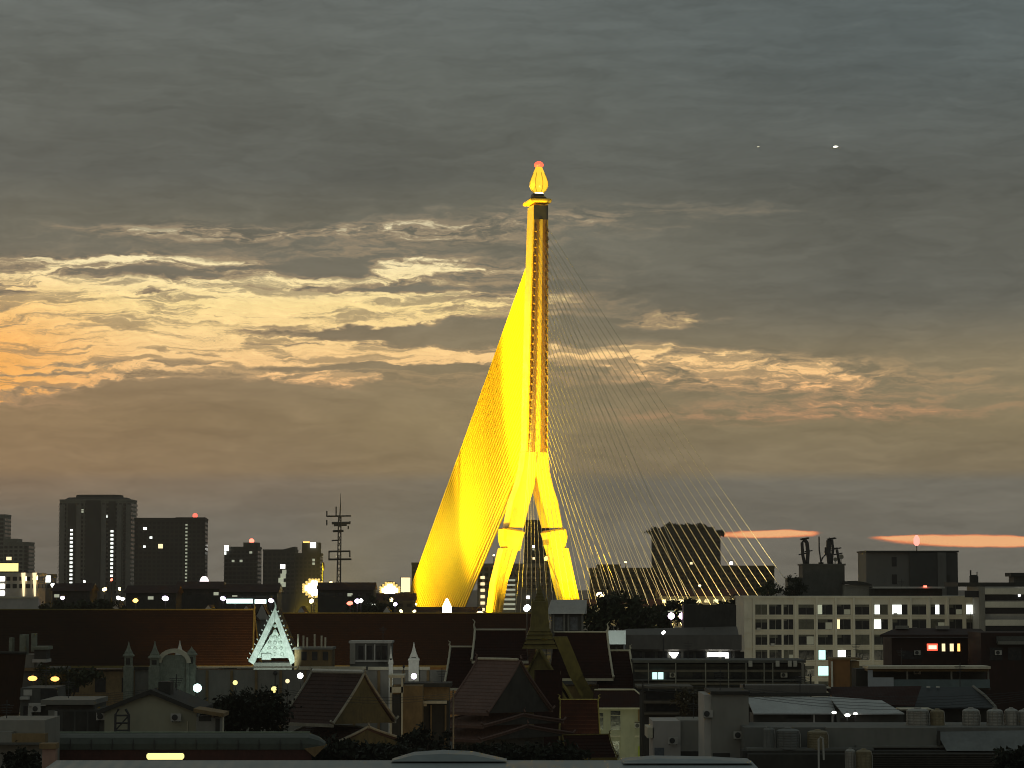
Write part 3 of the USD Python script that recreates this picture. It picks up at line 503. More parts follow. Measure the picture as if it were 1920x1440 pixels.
# an aeroplane and a paler one, far off
def plane(label, px, py, d, s, k, lw):
    c = at(px, py, d); o = thing('aeroplane', label, 'aeroplane', c, math.pi / 2 - .12, None)
    b = B().lathe([(.2, 0), (1.6, 3), (1.9, 8), (1.9, 24), (1.2, 30), (.3, 34)], (0, 0, 0), 10); b.v = [v[:, [2, 0, 1]] * s - np.array([17 * s, 0, 0]) for v in b.v]; b.build('fuselage', LGREY, o)
    for sg in (-1, 1):
        B().prism([(-2 * s, 0), (4 * s, 0), (8 * s, sg * 17 * s), (5.5 * s, sg * 17 * s)], 'z', -.3 * s, .1 * s).build('wing', LGREY, o)
    B().prism([(12 * s, 0), (16 * s, 0), (18 * s, 6 * s), (15.5 * s, 6 * s)], 'y', -.2 * s, .2 * s).build('tail_fin', LGREY, o)
    B().loft([[(x, y * lw, z * lw * .45) for y, z in ((-1, 0), (-.6, .8), (.3, 1), (.9, .5), (1, -.2), (.2, -.6))] for x in (-17.6 * s, -17.1 * s)]).build('landing_light', glow('landing_light_%d' % (k * 10), (1, 1, .8), k), o)
plane('aeroplane with a bright landing light high on the right', 1567, 277, 1150, .13, 2.4, 1.15)
plane('fainter aeroplane left of the bright one', 1422, 276, 1150, .06, .55, .6)

# the evening air
haze = B().box(-2600, 2600, -320, 4300, -1.0, 216.0)
haze.build('haze', usdkit.material(stage, '/World/Looks/evening_haze', {'v': ('principled_volume', {'color': (.86, .84, .80), 'density': HAZE, 'anisotropy': 0.6})}, [], volume='v.volume'), kind='stuff')
# ------------------------------------------------------------------ temple roofs
def prof(half, zr, ze, curve=.82, n=7):
    return [(half * i / (n - 1), zr - (zr - ze) * (i / (n - 1)) ** curve) for i in range(n)]
def slope(x0, x1, pf, sy, th=.28, flare=0.0, course=.62):
    """one curved roof slope as a shell laid in overlapping tile courses; the rakes splay outwards by flare at the eave"""
    b = B(); P = np.array(pf); L = np.concatenate([[0], np.cumsum(np.linalg.norm(np.diff(P, axis=0), axis=1))]); n = max(4, int(L[-1] / course))
    up, dn = [], []
    for i in range(n + 1):
        s = L[-1] * i / n; y, z = np.interp(s, L, P[:, 0]), np.interp(s, L, P[:, 1]); k = flare * i / n
        for lift in ((.09, 0.0) if 0 < i < n else (.0,)):
            up.append(((x0 - k, sy * y, z + lift), (x1 + k, sy * y, z + lift))); dn.append(((x0 - k, sy * (y - .01), z - th), (x1 + k, sy * (y - .01), z - th)))
    b.loft([[up[i][0], up[i][1], dn[i][1], dn[i][0]] for i in range(len(up))]); return b
def thai_roof(o, x0, x1, half, zr, ze, tiles=None, trim=None, ends=(1, 1), pre='', flare=0.25, horn=1.5, gable=None, r=.2, sides=(-1, 1), curve=.82):
    tiles, trim, gable = tiles or MAROON, trim or CREAM, gable or OLIVE
    pf = prof(half, zr, ze, curve)
    for s in sides:
        slope(x0, x1, pf, s, flare=flare).build(pre + 'roof_slope', tiles, o)
        y, z = pf[-1]
        B().box(x0 - flare - .1, x1 + flare + .1, s * y - .14, s * y + .14, z - .34, z + .06).build(pre + 'eave_board', trim, o)
    B().tube([(x0 - .15, 0, zr + .05), (x1 + .15, 0, zr + .05)], r, 6).build(pre + 'ridge_cap', trim, o)
    for e, xe, sg in ((ends[0], x0, -1), (ends[1], x1, 1)):
        if not e: continue
        n = len(pf); pts = [(xe + sg * (.12 + flare * i / (n - 1)), y, z + .12) for i, (y, z) in enumerate(pf)]
        b = B()
        for s in sides: b.tube([(x, s * y, z) for x, y, z in pts] + [(pts[-1][0], s * (pts[-1][1] + .5), pts[-1][2] + .35)], r * 1.15, 6)
        bb = b.build(pre + 'barge_board', trim, o)
        if horn: B().tube([(xe + sg * .1, 0, zr), (xe + sg * .3, 0, zr + horn * .4), (xe + sg * .15, 0, zr + horn * .75), (xe + sg * .5, 0, zr + horn)], [.22, .16, .1, .04], 6).build('finial', trim, bb)
        poly = [(y * s_, z - .1) for s_, seq in ((1, pf), (-1, pf[::-1])) for y, z in seq][:-1]
        B().prism([(-half * .94, ze)] + [(-y * .94, z - .25) for y, z in pf[::-1][1:]] + [(y * .94, z - .25) for y, z in pf[1:]], 'x', xe - sg * .35, xe - sg * .05).build(pre + 'pediment', gable, o)
def walls(o, x0, x1, half, z, mat, n=5, door=True):
    w = B().box(x0 + .5, x1 - .5, -half * .8, half * .8, 0, z).build('wall', mat, o)
    for k in range(n):
        xa = x0 + .5 + (x1 - x0 - 1) * (k + .3) / n; xb = x0 + .5 + (x1 - x0 - 1) * (k + .7) / n
        B().box(xa, xb, -half * .8 - .08, -half * .8 + .1, z - 4.0, z - 1.2).build('window', DARKGLASS, o)
    return w
def hall(name, label, px, py, d, yaw, length, half, rise, h_wall=None, tiles=MAROON, trim=CREAM, wall=GREYW, tiers=(), **k):
    """px, py: where the middle of its ridge stands"""
    c = at(px, py, d); o = thing(name, label, 'temple', (c[0], d, 0), yaw)
    zr = c[2]; ze = zr - rise
    thai_roof(o, -length / 2, length / 2, half, zr, ze, tiles, trim, **k)
    for i, (dx, dh, drop, rs) in enumerate(tiers):
        thai_roof(o, -length / 2 - dx, length / 2 + dx, half + dh, zr - drop, zr - drop - rs, tiles, trim, pre='lower_', **k)
    ze2 = min([ze] + [zr - t[2] - t[3] for t in tiers])
    walls(o, -length / 2 - 0.3, length / 2 + .3, half, max(3.0, ze2 + .2), wall)
    return o, zr, ze2
# the long red-brown temple roofs across the left half
D1 = 520; s1 = D1 / FPX
c = at(235, 1150, D1); o = thing('long_temple_hall', 'very long dark red roofed temple hall filling the left side below the skyline', 'temple', (c[0], D1 + 9, 0), .012)
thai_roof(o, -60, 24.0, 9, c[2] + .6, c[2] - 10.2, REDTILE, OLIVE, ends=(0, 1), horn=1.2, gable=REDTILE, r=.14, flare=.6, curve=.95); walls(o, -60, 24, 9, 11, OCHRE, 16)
c = at(735, 1158, 560); o = thing('long_temple_hall', 'second long red-brown temple roof behind the white lit gable and under the cable fan', 'temple', (c[0], 569, 0), -.015)
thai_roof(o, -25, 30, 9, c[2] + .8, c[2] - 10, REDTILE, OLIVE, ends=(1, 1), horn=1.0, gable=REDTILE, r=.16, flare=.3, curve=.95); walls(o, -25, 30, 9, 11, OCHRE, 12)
# small pale gables peeping over that ridge
for lab, x0, x1, yt, yb, d in (('pale gable left of the trees end above the ridge', 200, 232, 1128, 1152, 620), ('first pale gable on the ridge under the teal canopy', 369, 411, 1135, 1160, 600), ('second pale gable on the ridge under the teal canopy', 443, 480, 1136, 1160, 600), ('narrow pale gable left of the white lit gable', 476, 506, 1134, 1160, 606), ('dim pale gable right of the white lit gable tip', 546, 583, 1138, 1165, 610), ('grey gable left of the foot of the cable fan', 702, 748, 1138, 1170, 620)):
    f = F('gabled_house', lab, 'house', (x0 + x1) / 2, d, 0, 1145); z0, z1 = f.Z(yb), f.Z(yt); h = (f.X(x1) - f.X(x0)) / 2
    B().box(-h * .9, h * .9, .4, 10, 0, z0).build('wall', GREYW, f.o)
    B().prism([(-h, z0 - .2), (-h * .55, z0 + (z1 - z0) * .32), (-h * .25, z0 + (z1 - z0) * .75), (0, z1), (h * .25, z0 + (z1 - z0) * .75), (h * .55, z0 + (z1 - z0) * .32), (h, z0 - .2)], 'y', 0, .4).build('gable', LGREY, f.o)
    for s in (-1, 1): B().loft([[(0, y, z1 + .12), (s * h * .5, y, z0 + (z1 - z0) * .42), (s * (h + .3), y, z0 - .3), (s * (h + .3), y, z0 - .5), (s * h * .5, y, z0 + (z1 - z0) * .2), (0, y, z1 - .25)] for y in (.42, 10.3)]).build('roof_slope', MAROON, f.o)
# white lit gable
f = F('lit_gable_hall', 'brilliant mint white lit temple gable standing out of the red roofs', 'temple', 513, 455, 0, 1200)
z0, z1 = f.Z(1243), f.Z(1146); xl, xr, xa = f.X(468), f.X(553), f.X(515); 
MINT = M('white_mint_stucco', (.72, .80, .72), .6, .3, 1.2)
B().prism([(xl + 1.1, z0 + .8), (xa, z1 - 3.0), (xr - .4, z0 + .8)], 'y', 1.0, 1.3).build('pediment', MINT, f.o)
for a, w in ((xl, 1), (xr, -1)):
    B().loft([[(xa - w * .05, 0.1, z1 + .6), (xa + w * .02, 1.1, z1 + .6), (xa + w * .02, 1.1, z1 - 1.6), (xa - w * .05, .1, z1 - 1.6)], [((a + xa) / 2 - w * .35, .1, (z0 + z1) / 2 - .2), ((a + xa) / 2 - w * .35, 1.1, (z0 + z1) / 2 - .2), ((a + xa) / 2 + w * .45, 1.1, (z0 + z1) / 2 - .7), ((a + xa) / 2 + w * .45, .1, (z0 + z1) / 2 - .7)], [(a - w * .2, .1, z0 + .3), (a - w * .2, 1.1, z0 + .3), (a + w * .7, 1.1, z0 - .3), (a + w * .7, .1, z0 - .3)]]).build('barge_board', MINT, f.o)
    B().loft([[(xa, y, z1 + .3), (a - w * .35, y, z0 + .2), (a - w * .35, y, z0 - .1), (xa, y, z1 - .2)] for y in (1.15, 12)]).build('roof_slope', REDTILE, f.o)
for w_ in (-1, 1):
    for i_ in range(11):
        t_ = (i_ + .5) / 11; xq = (xa * (1 - t_) + (xl - .2 if w_ < 0 else xr + .2) * t_) + w_ * .3; zq = z1 * (1 - t_) + z0 * t_ + .3
        B().prism([(xq - .16, zq), (xq + .16, zq - .1), (xq + w_ * .12, zq + .26)], 'y', .3, .6).build('flame_leaf', MINT, f.o)
for i_ in range(7):
    for j_ in range(3 if i_ < 4 else 1):
        xq = xa + (j_ - (1 if i_ < 4 else 0)) * 1.15 * (1 - i_ / 8); zq = z0 + 1.5 + i_ * .95
        m_ = trimesh.creation.icosphere(1, .34); m_.apply_translation((xq, .92, zq)); B().tm(m_).build('relief_boss', MINT, f.o)
B().tube([(xa, .5, z1), (xa + .1, .5, z1 + .9), (xa - .15, .5, z1 + 1.8)], [.22, .14, .04], 6).build('finial', MINT, f.o)
B().box(xl + .6, xr - .6, 1.4, 11, 0, z0).build('wall', GREYW, f.o)
B().prism([(xl + 3.4, z0 + .9), (xa - .2, z1 - 5.6), (xr - 1.8, z0 + .9)], 'y', .9, 1.1).build('tympanum', MINT, f.o)
B().box(f.X(491), f.X(508), .2, .9, f.Z(1237), f.Z(1226)).build('carved_panel', MINT, f.o)
def beam_lamp(label, px, py, d, aim, power, half, col, mat, size=.35, name='floodlight'):
    c = at(px, py, d); o = thing(name, label, 'floodlight', (c[0], c[1], 0))
    B().tube([(0, 0, 0), (0, 0, c[2] - size)], .08, 6).build('pole', DARK, o)
    B().lathe([(size * .6, -size), (size, -.2 * size), (size, .3 * size), (size * .5, size)], (0, 0, c[2]), 8).build('housing', DARK, o)
    a = np.asarray(aim) - np.array([c[0], c[1], 0]); dd = a - np.array([0, 0, c[2]]); dd /= np.linalg.norm(dd)
    spot(o, np.array([0, 0, c[2]]) + dd * (size * 1.5), a, power, half, col, radius=.2); return o
beam_lamp('floodlight aimed up the mint white gable', 516, 1262, 440, at(515, 1200, 456), 3600, 32, (.80, 1, .90), None)
beam_lamp('floodlight warming the end of the long red roof', 445, 1262, 500, at(440, 1195, 520), 5000, 45, (1, .66, .25), None)
beam_lamp('floodlight warming the red roof right of the white gable', 640, 1262, 500, at(660, 1185, 555), 8500, 50, (1, .66, .3), None)
# precinct wall, arch gate and small shrines in front of the long roof
f = F('precinct_wall', 'long pale topped temple wall running below the red roofs', 'wall', 480, 440, 0, 1270)
f.box('wall', GREYW, 232, 836, 1256, None, 0, .6); f.box('coping', CREAM, 360, 556, 1249.5, 1252, -.3, .8); f.box('coping', SOOT, 230, 359, 1250, 1256, -.3, .8); f.box('coping', CREAM, 560, 686, 1250, 1256, -.3, .8); f.box('coping', CREAM, 690, 806, 1250.5, 1256, -.3, .8)
for x in range(248, 830, 46): f.box('pilaster', OCHRE, x, x + 5, 1257, None, -.25, 0)
def shrine(label, px, yt, yb, w, d, mat, spire=.5):
    f = F('small_shrine', label, 'shrine', px, d, 0, yb); h = w * d / FPX / 2; z1, z0 = f.Z(yt), f.Z(yb); zm = z1 - (z1 - z0) * spire
    B().square([(h, 0), (h, z0 + .2), (h * .8, z0 + .3), (h * .8, zm - .6)], (0, 0, 0)).build('base', mat, f.o)
    B().square([(h * 1.15, zm - .6), (h * 1.1, zm - .35), (h * .75, zm - .1), (h * .8, zm), (h * .45, zm + (z1 - zm) * .3), (h * .22, zm + (z1 - zm) * .62), (h * .05, z1)], (0, 0, 0)).build('spire', mat, f.o)
    B().box(-h * .45, h * .45, -h * .82 - .05, -h * .7, z0 + .5, zm - .9).build('niche', SOOT, f.o); return f
MOSS = M('mossy_stucco', (.22, .24, .19), .8, .35, 1.5); LIT = M('white_stucco', (.75, .73, .66), .6, .15, 1.2)
shrine('small mossy shrine with a dark niche, leftmost before the red roof', 241, 1203, 1252, 17, 436, MOSS, .42)
shrine('lean shrine with a pointed roof between the mossy shrine and the arch gate', 290, 1202, 1252, 20, 436, MOSS, .5)
shrine('white pointed shrine rising over the arch gate', 337, 1201, 1236, 18, 444, LIT, .7)
shrine('square mossy pillar shrine right of the arch gate', 359, 1212, 1250, 17, 437, MOSS, .25)
shrine('glowing slim white spire right of the grey dormer house', 733, 1211, 1240, 8, 440, LIT, .9)
shrine('glowing white pointed chedi near the right end of the red roof', 776, 1204, 1238, 19, 440, LIT, .8)
beam_lamp('floodlight at the foot of the glowing spire and chedi', 757, 1250, 430, at(757, 1222, 440), 120, 45, (.95, 1, .9), None, .2)
f = F('arch_gate', 'pale round arched gateway between the small shrines', 'gate', 325, 436, 0, 1230)
a = np.linspace(0, math.pi, 13); cx, r0, zc = f.X(326), f.X(350) - f.X(326), f.Z(1243)
B().loft([[(cx + (r0 + k) * math.cos(t), y, zc + (r0 * .78 + k) * math.sin(t)) for k, y in ((.0, 0), (.7, 0), (.7, .8), (0, .8))] for t in a], cap=True).build('arch', CREAM, f.o)
f.box('door_leaf', MOSS, 304, 350, 1228, None, .3, .6)
for x in (299, 349): f.box('pier', MOSS, x, x + 6, 1243, None, -.1, .9)
# grey dormer house before the second red roof
f = F('dormer_house', 'grey flat roofed dormer with dark openings before the second red roof', 'house', 694, 446, 0, 1220)
f.box('wall', DGREY, 656, 733, 1206, None, .4, 8); f.box('roof_slab', LGREY, 654, 735, 1202, 1206, 0, 8.4); f.box('jamb', GREYW, 656, 666, 1206, 1245, 0, .5); f.box('jamb', GREYW, 727, 732, 1206, 1245, .1, .5)
for x in (672, 688, 704, 716): f.box('window', DARKGLASS, x, x + 9, 1211, 1236, .3, .45)
for x in (684, 701): f.box('mullion', LGREY, x, x + 2.5, 1208, 1240, .2, .5)
f.box('sill', LGREY, 656, 732, 1238, 1241, .15, .6)
f = F('spire_row_house', 'low house with pale pilasters and tiny openings right of the white gable', 'house', 585, 448, 0, 1220)
f.box('wall', OCHRE, 552, 622, 1216, None, .3, 8)
for i, x in enumerate((557, 567, 574, 588, 601, 608)): f.box('pilaster', CREAM, x, x + 3, 1189 + (i % 3) * 3, 1216, .2, .7)
f.box('roof_slab', GREYW, 550, 624, 1214, 1218, 0, 8.3)
for x in (565, 585, 605): f.box('window', DARKGLASS, x, x + 10, 1222, 1238, .2, .4)
# ------------------------------------------------------------------ the central temple: spire, two winged halls
DC = 420
f = F('spired_temple', 'central temple with stepped gilt spire and tiered maroon wings trimmed in cream', 'temple', 1012, DC, 0, 1230)
o = f.o; k = DC / FPX
def wing(x0, x1, yr, ye, half, ends, pre='', tr=CREAM, flare=0.0, run=0.0):
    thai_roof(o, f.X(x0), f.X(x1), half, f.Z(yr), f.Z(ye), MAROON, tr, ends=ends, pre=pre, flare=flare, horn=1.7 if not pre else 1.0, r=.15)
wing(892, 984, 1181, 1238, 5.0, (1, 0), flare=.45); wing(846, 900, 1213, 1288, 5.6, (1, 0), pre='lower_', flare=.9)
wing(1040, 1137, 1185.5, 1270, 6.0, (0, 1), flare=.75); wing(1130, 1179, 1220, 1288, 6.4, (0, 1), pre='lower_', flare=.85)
# front wing with its gable between them
zr = f.Z(1216); B().prism([(f.X(955), f.Z(1330)), (f.X(985), f.Z(1262)), (f.X(1010), zr), (f.X(1036), f.Z(1262)), (f.X(1075), f.Z(1330))], 'y', -9, -8.7).build('front_pediment', OLIVE, o)
for s, pts in ((-1, [(1010, 1214), (984, 1264), (955, 1335)]), (1, [(1010, 1214), (1038, 1262), (1060, 1290), (1085, 1335)])):
    B().loft([[(f.X(x), y, f.Z(yy)) for x, yy in pts] + [(f.X(x), y, f.Z(yy + 4)) for x, yy in pts[::-1]] for y in (-9.4, -1)]).build('front_slope', MAROON, o)
    B().tube([(f.X(x), -9.5, f.Z(yy) + .1) for x, yy in pts], .3, 6).build('front_barge_board', OLIVE, o)
B().loft([[(f.X(a), -6.4, f.Z(y)), (f.X(a + 26), -6.9, f.Z(y)), (f.X(a + 26), -5.5, f.Z(y)), (f.X(a), -5.5, f.Z(y))] for a, y in ((1036, 1192), (1050, 1225), (1066, 1265), (1092, 1312))]).build('valley_board', OLIVE, o)
B().box(f.X(960), f.X(1078), -8.5, 8, 0, f.Z(1330)).build('wall', OCHRE, o); B().box(f.X(870), f.X(1180), -4.5, 4.5, 0, f.Z(1285)).build('wall', OCHRE, o)
# the spire: stacked terraces, a tapering waist, a needle
b = B(); R = lambda w: w * k / 2
for i, (y0, y1, w0) in enumerate(((1216, 1208, 66), (1207, 1199, 58), (1198, 1190, 52), (1189.5, 1183, 47))):
    B().square([(R(w0), f.Z(y0)), (R(w0 - 1), f.Z(y0 - 3)), (R(w0 - 5), f.Z(y0 - 4)), (R(w0 - 5), f.Z(y1 + 1)), (R(w0 - 2), f.Z(y1))], (0, 0, 0)).build('terrace', OLIVE, o)
sp = B().square([(R(40), f.Z(1183)), (R(36), f.Z(1176)), (R(33), f.Z(1160)), (R(31), f.Z(1148)), (R(28), f.Z(1136)), (R(26.5), f.Z(1128))], (0, 0, 0)).build('spire_body', OLIVE, o)
for a in range(4):
    B().square([(R(7), f.Z(1182)), (R(6), f.Z(1160)), (R(4.5), f.Z(1132)), (R(1), f.Z(1122))], (R(31) * math.cos(a * math.pi / 2 + math.pi / 4) * 1.2, R(31) * math.sin(a * math.pi / 2 + math.pi / 4) * 1.2, 0)).build('corner_rib', OLIVE, sp)
nd = [(R(26), f.Z(1128)), (R(21), f.Z(1126))]
for i in range(12):
    y = 1125 - i * 2.6; w = 20 * (1 - i / 12.5) ** 1.15 + 2.2; nd += [(R(w), f.Z(y)), (R(w * .8), f.Z(y - 1.6))]
B().lathe(nd + [(R(2.4), f.Z(1088)), (R(1.5), f.Z(1070)), (R(.4), f.Z(1060))], (0, 0, 0), 12).build('needle', OLIVE, sp)
B().loft([[(f.X(990) - .4, -7, f.Z(1262)), (f.X(1050), -7, f.Z(1262)), (f.X(1050), -6.4, f.Z(1262)), (f.X(990), -6.4, f.Z(1262))], [(f.X(990), -7, f.Z(1254)), (f.X(1050), -7, f.Z(1254)), (f.X(1050), -6.4, f.Z(1254)), (f.X(990), -6.4, f.Z(1254))]]).build('pale_ledge', CREAM, o)
# right hand porch with hipped roof over a yellow-green wall
f = F('gate_house', 'yellow green two storey gate house with maroon hipped roof below the right temple wing', 'house', 1165, 400, 0, 1340)
YG = M('yellow_green_render', (.46, .45, .32), .75, .18, .4)
w = f.box('wall', YG, 1118, 1204, 1322, None, 0, 7)
e0, e1 = f.X(1112), f.X(1226); r0_, r1_ = f.X(1116), f.X(1192)
B().loft([[(e0, -1.2, f.Z(1326)), (e1, -1.2, f.Z(1326)), (e1, 8.2, f.Z(1326)), (e0, 8.2, f.Z(1326))], [(r0_, 3.4, f.Z(1296)), (r1_, 3.4, f.Z(1296)), (r1_, 3.6, f.Z(1296)), (r0_, 3.6, f.Z(1296))]]).build('roof', MAROON, f.o)
B().loft([[(e0 - .1, -1.3, z), (e1 + .1, -1.3, z), (e1 + .1, 8.3, z), (e0 - .1, 8.3, z)] for z in (f.Z(1329), f.Z(1326) - .004)]).build('eave', CREAM, f.o)
B().tube([(r0_, 3.5, f.Z(1295)), (r1_, 3.5, f.Z(1295)), (e1, -1.2, f.Z(1325))], .14, 6).build('ridge_cap', CREAM, f.o)
for x0, x1, y0, y1 in ((1120, 1131, 1337, 1368), (1145, 1163, 1333, 1369), (1145, 1161, 1390, 1424)):
    q = f.box('window', DARKGLASS, x0, x1, y0, y1, -.06, .1)
    f.box('frame', CREAM, x0 - 1, x1 + 1, y0 + (y1 - y0) * .22, y0 + (y1 - y0) * .22 + 1.2, -.12, 0, parent=q)
f.box('string_course', CREAM, 1116, 1206, 1379, 1382, -.2, .1); f.box('corner_pier', YG, 1163, 1190, 1329, None, -.25, .1); f.box('bracket', OCHRE, 1196, 1205, 1329, 1352, -.5, .1)
f.box('shutter', M('lime_green_panel', (.40, .46, .06), .6, .2, 1), 1196, 1224, 1399, 1424, -.3, -.1)
# maroon side roofs before the gate house
o_, a_, b_ = hall('side_chapel', 'low maroon chapel roof in front of the gate house, edged with thin pale lines', 1086, 1312, 385, 0.0, 5.2, 4.4, 6.6, wall=OCHRE, tiles=MAROON, trim=OLIVE, horn=.8, flare=.2, r=.1)
o_, a_, b_ = hall('side_chapel', 'lowest maroon porch roof at the foot of the gate house', 1098, 1378, 372, 0.22, 6.4, 3.4, 3.0, wall=OCHRE, tiles=MAROON, trim=OLIVE, horn=.6, flare=.3, r=.1)
o_, a_, b_ = hall('side_chapel', 'dark narrow chapel roof right under the central gable', 1028, 1258, 392, 0.0, 3.6, 3.8, 10.5, wall=OCHRE, tiles=MAROON, trim=MAROON, horn=0, flare=.1, r=.1, ends=(1, 1), gable=MAROON)
# slanted halls in front
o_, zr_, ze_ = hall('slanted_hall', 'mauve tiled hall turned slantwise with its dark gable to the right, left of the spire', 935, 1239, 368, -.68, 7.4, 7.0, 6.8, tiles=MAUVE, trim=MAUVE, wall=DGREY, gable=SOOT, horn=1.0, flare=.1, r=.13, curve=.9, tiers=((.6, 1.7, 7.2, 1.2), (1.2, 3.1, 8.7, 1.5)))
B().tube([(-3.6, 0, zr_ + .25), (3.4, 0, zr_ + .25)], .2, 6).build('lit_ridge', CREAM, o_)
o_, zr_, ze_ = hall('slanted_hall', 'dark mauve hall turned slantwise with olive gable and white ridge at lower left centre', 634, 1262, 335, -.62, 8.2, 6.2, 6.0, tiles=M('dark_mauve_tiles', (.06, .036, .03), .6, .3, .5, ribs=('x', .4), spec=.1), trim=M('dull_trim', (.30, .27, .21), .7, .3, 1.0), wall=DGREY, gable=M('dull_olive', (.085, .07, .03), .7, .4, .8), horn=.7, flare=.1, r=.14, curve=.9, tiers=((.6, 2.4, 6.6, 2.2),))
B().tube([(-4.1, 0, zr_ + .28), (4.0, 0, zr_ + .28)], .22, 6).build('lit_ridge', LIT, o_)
# round-arched pavilion and low pieces between the two slanted halls
f = F('arched_pavilion', 'narrow pale arched doorway building right of the dark mauve hall', 'house', 742, 345, 0, 1320)
for x in (731, 752): f.box('pier', CREAM, x, x + 3.5, 1268, None, 0, .8)
f.box('wall', OCHRE, 735, 792, 1286, None, .4, 6); f.box('roof_slab', CREAM, 728, 757, 1266, 1271, -.1, 6.2); f.box('arch_head', CREAM, 731, 756, 1288, 1299, .0, .45); f.box('doorway', SOOT, 736, 751, 1302, None, .2, .45)
f = F('low_kiosk', 'low ochre kiosk with pale slab roof between the two slanted halls', 'kiosk', 805, 350, 0, 1320)
f.box('wall', SOOT, 760, 842, 1314, None, .5, 6); f.box('upper_wall', OCHRE, 760, 842, 1288, 1313.8, .5, 6); f.box('roof_slab', CREAM, 787, 838, 1314, 1319, -.8, .5); f.box('roof', SOOT, 756, 846, 1281, 1288, 0, 7); f.box('beam', CREAM, 757, 800, 1320, 1324, -.2, .5)
for x in (762, 807, 834): f.box('post', OCHRE, x, x + 3, 1322, None, -.3, .2)
f.box('ornament', MOSS, 772, 788, 1322, 1350, -.1, .5)
# trees in front
tree('clipped_tree', 'big round black clipped tree at lower left', 458, 1284, 1380, 156, 285, LEAF2, 5200, 21, .28)
tree('dark_tree', 'shapeless black tree below the gable of the dark mauve hall', 690, 1375, 1440, 250, 250, LEAF2, 3600, 23, .3)
tree('dark_tree', 'black tree below the mauve slanted hall', 985, 1385, 1450, 260, 255, LEAF2, 3600, 24, .3)
tree('dark_tree', 'small black tree between the dark mauve hall and the kiosk', 795, 1345, 1430, 90, 300, LEAF2, 2000, 25, .28)
tree('dark_tree', 'black round tree in the lower left corner by the pink pillar', 52, 1396, 1470, 60, 215, LEAF2, 1800, 26, .22)
tree('dark_tree', 'dark shrubs before the shrines at the left', 130, 1240, 1300, 120, 420, LEAF, 1600, 27, .35)
tree('dark_tree', 'dark bush in the lower right corner', 1905, 1385, 1450, 90, 225, LEAF2, 1800, 28, .24)
tree('dark_tree', 'thin brownish tree before the dark balconies', 1300, 1285, 1350, 60, 330, M('brown_foliage', (.06, .05, .025), .8, .5, .8), 1200, 29, .25)
# ------------------------------------------------------------------ lower left
f = F('gabled_shed', 'beige gable wall with dark roof edge, left of the clipped tree', 'house', 283, 262, 0, 1340)
z0, z1, za = f.Z(1420), f.Z(1333), f.Z(1302)
B().prism([(f.X(196), 0), (f.X(196), f.Z(1331)), (f.X(283), za), (f.X(368), f.Z(1334)), (f.X(368), 0)], 'y', 0, .4).build('gable_wall', M('beige_render', (.38, .36, .26), .8, .12, .3), f.o)
for a, y in ((183, 1340), (374, 1338)): B().loft([[(f.X(283), q, za + .5), (f.X(a), q, f.Z(y) + .42), (f.X(a), q, f.Z(y)), (f.X(283), q, za + .05)] for q in (-.5, 12)]).build('roof_slope', SOOT, f.o)
f.box('chimney', SOOT, 291, 314, 1280, 1312, 2, 4.5); f.box('downpipe', CREAM, 351, 352.5, 1352, None, -.15, 0)
b = B()
for s in (221, 246): b.tube([(f.X(s), -1.6, 0), (f.X(s), -1.6, f.Z(1338)), (f.X((s + 233) / 2), -1.6, f.Z(1328))], .13, 6)
for y in (1340, 1354, 1368): b.tube([(f.X(221), -1.6, f.Z(y)), (f.X(246), -1.6, f.Z(y))], .1, 6)
b.tube([(f.X(221), -1.6, f.Z(1368)), (f.X(246), -1.6, f.Z(1340))], .08, 6)
fr = thing('ladder_frame', 'dark metal ladder frame against the beige gable wall', 'frame', (f.c[0], f.d, 0)); b.build('frame', DARK, fr)
f = F('lean_to', 'low lean-to with dark openings at the right of the beige gable', 'shed', 395, 258, 0, 1350)
f.box('wall', GREYW, 368, 412, 1345, None, 0, 4); B().loft([[(f.X(364), q, f.Z(1332) + .2), (f.X(420), q, f.Z(1341) + .2), (f.X(420), q, f.Z(1344)), (f.X(364), q, f.Z(1335))] for q in (-.6, 4.4)]).build('roof_slope', OCHRE, f.o)
f.box('window', SOOT, 373, 396, 1343, 1352, -.06, .1); f.box('doorway', SOOT, 404, 412, 1347, 1374, -.06, .1); f.box('post', CREAM, 418, 420, 1342, None, -.3, -.1)
f = F('grey_shed', 'flat dark grey shed with pale post left of the beige gable', 'shed', 150, 266, 0, 1340)
f.box('wall', DGREY, 104, 208, 1330, None, 0, 8); f.box('roof_slab', GREYW, 78, 178, 1312, 1321, -.6, 8.4); f.box('post', LGREY, 104, 109, 1333, None, -.6, -.2); f.box('upper_wall', DGREY, 84, 176, 1321, 1332, .4, 8)
for x in (118, 142, 166): f.box('panel', SOOT, x, x + 20, 1334, 1372, -.06, .1)
f = F('cluttered_terrace', 'cluttered grey roof terrace with pale awnings in the left corner', 'house', 70, 300, 0, 1320)
f.box('wall', DGREY, 38, 100, 1290, None, 0, 8); f.box('awning', LGREY, 40, 56, 1306, 1311, -1, 0); f.box('awning', LGREY, 56, 110, 1318, 1323, -.8, .2); f.box('pillar', LGREY, 54, 61, 1323, 1355, -.5, -.1); f.box('pillar', GREYW, 92, 104, 1327, 1358, -.5, -.1); f.box('opening', SOOT, 76, 90, 1326, 1356, -.06, .1); f.box('opening', DARKGLASS, 44, 54, 1324, 1350, -.06, .1); f.box('window', LGREY, 44, 60, 1293, 1304, -.06, .1); f.box('window', DARKGLASS, 76, 108, 1292, 1312, -.06, .1)
f = F('tiled_house', 'dark red tiled roof cut by the left edge', 'house', 5, 310, 0, 1290)
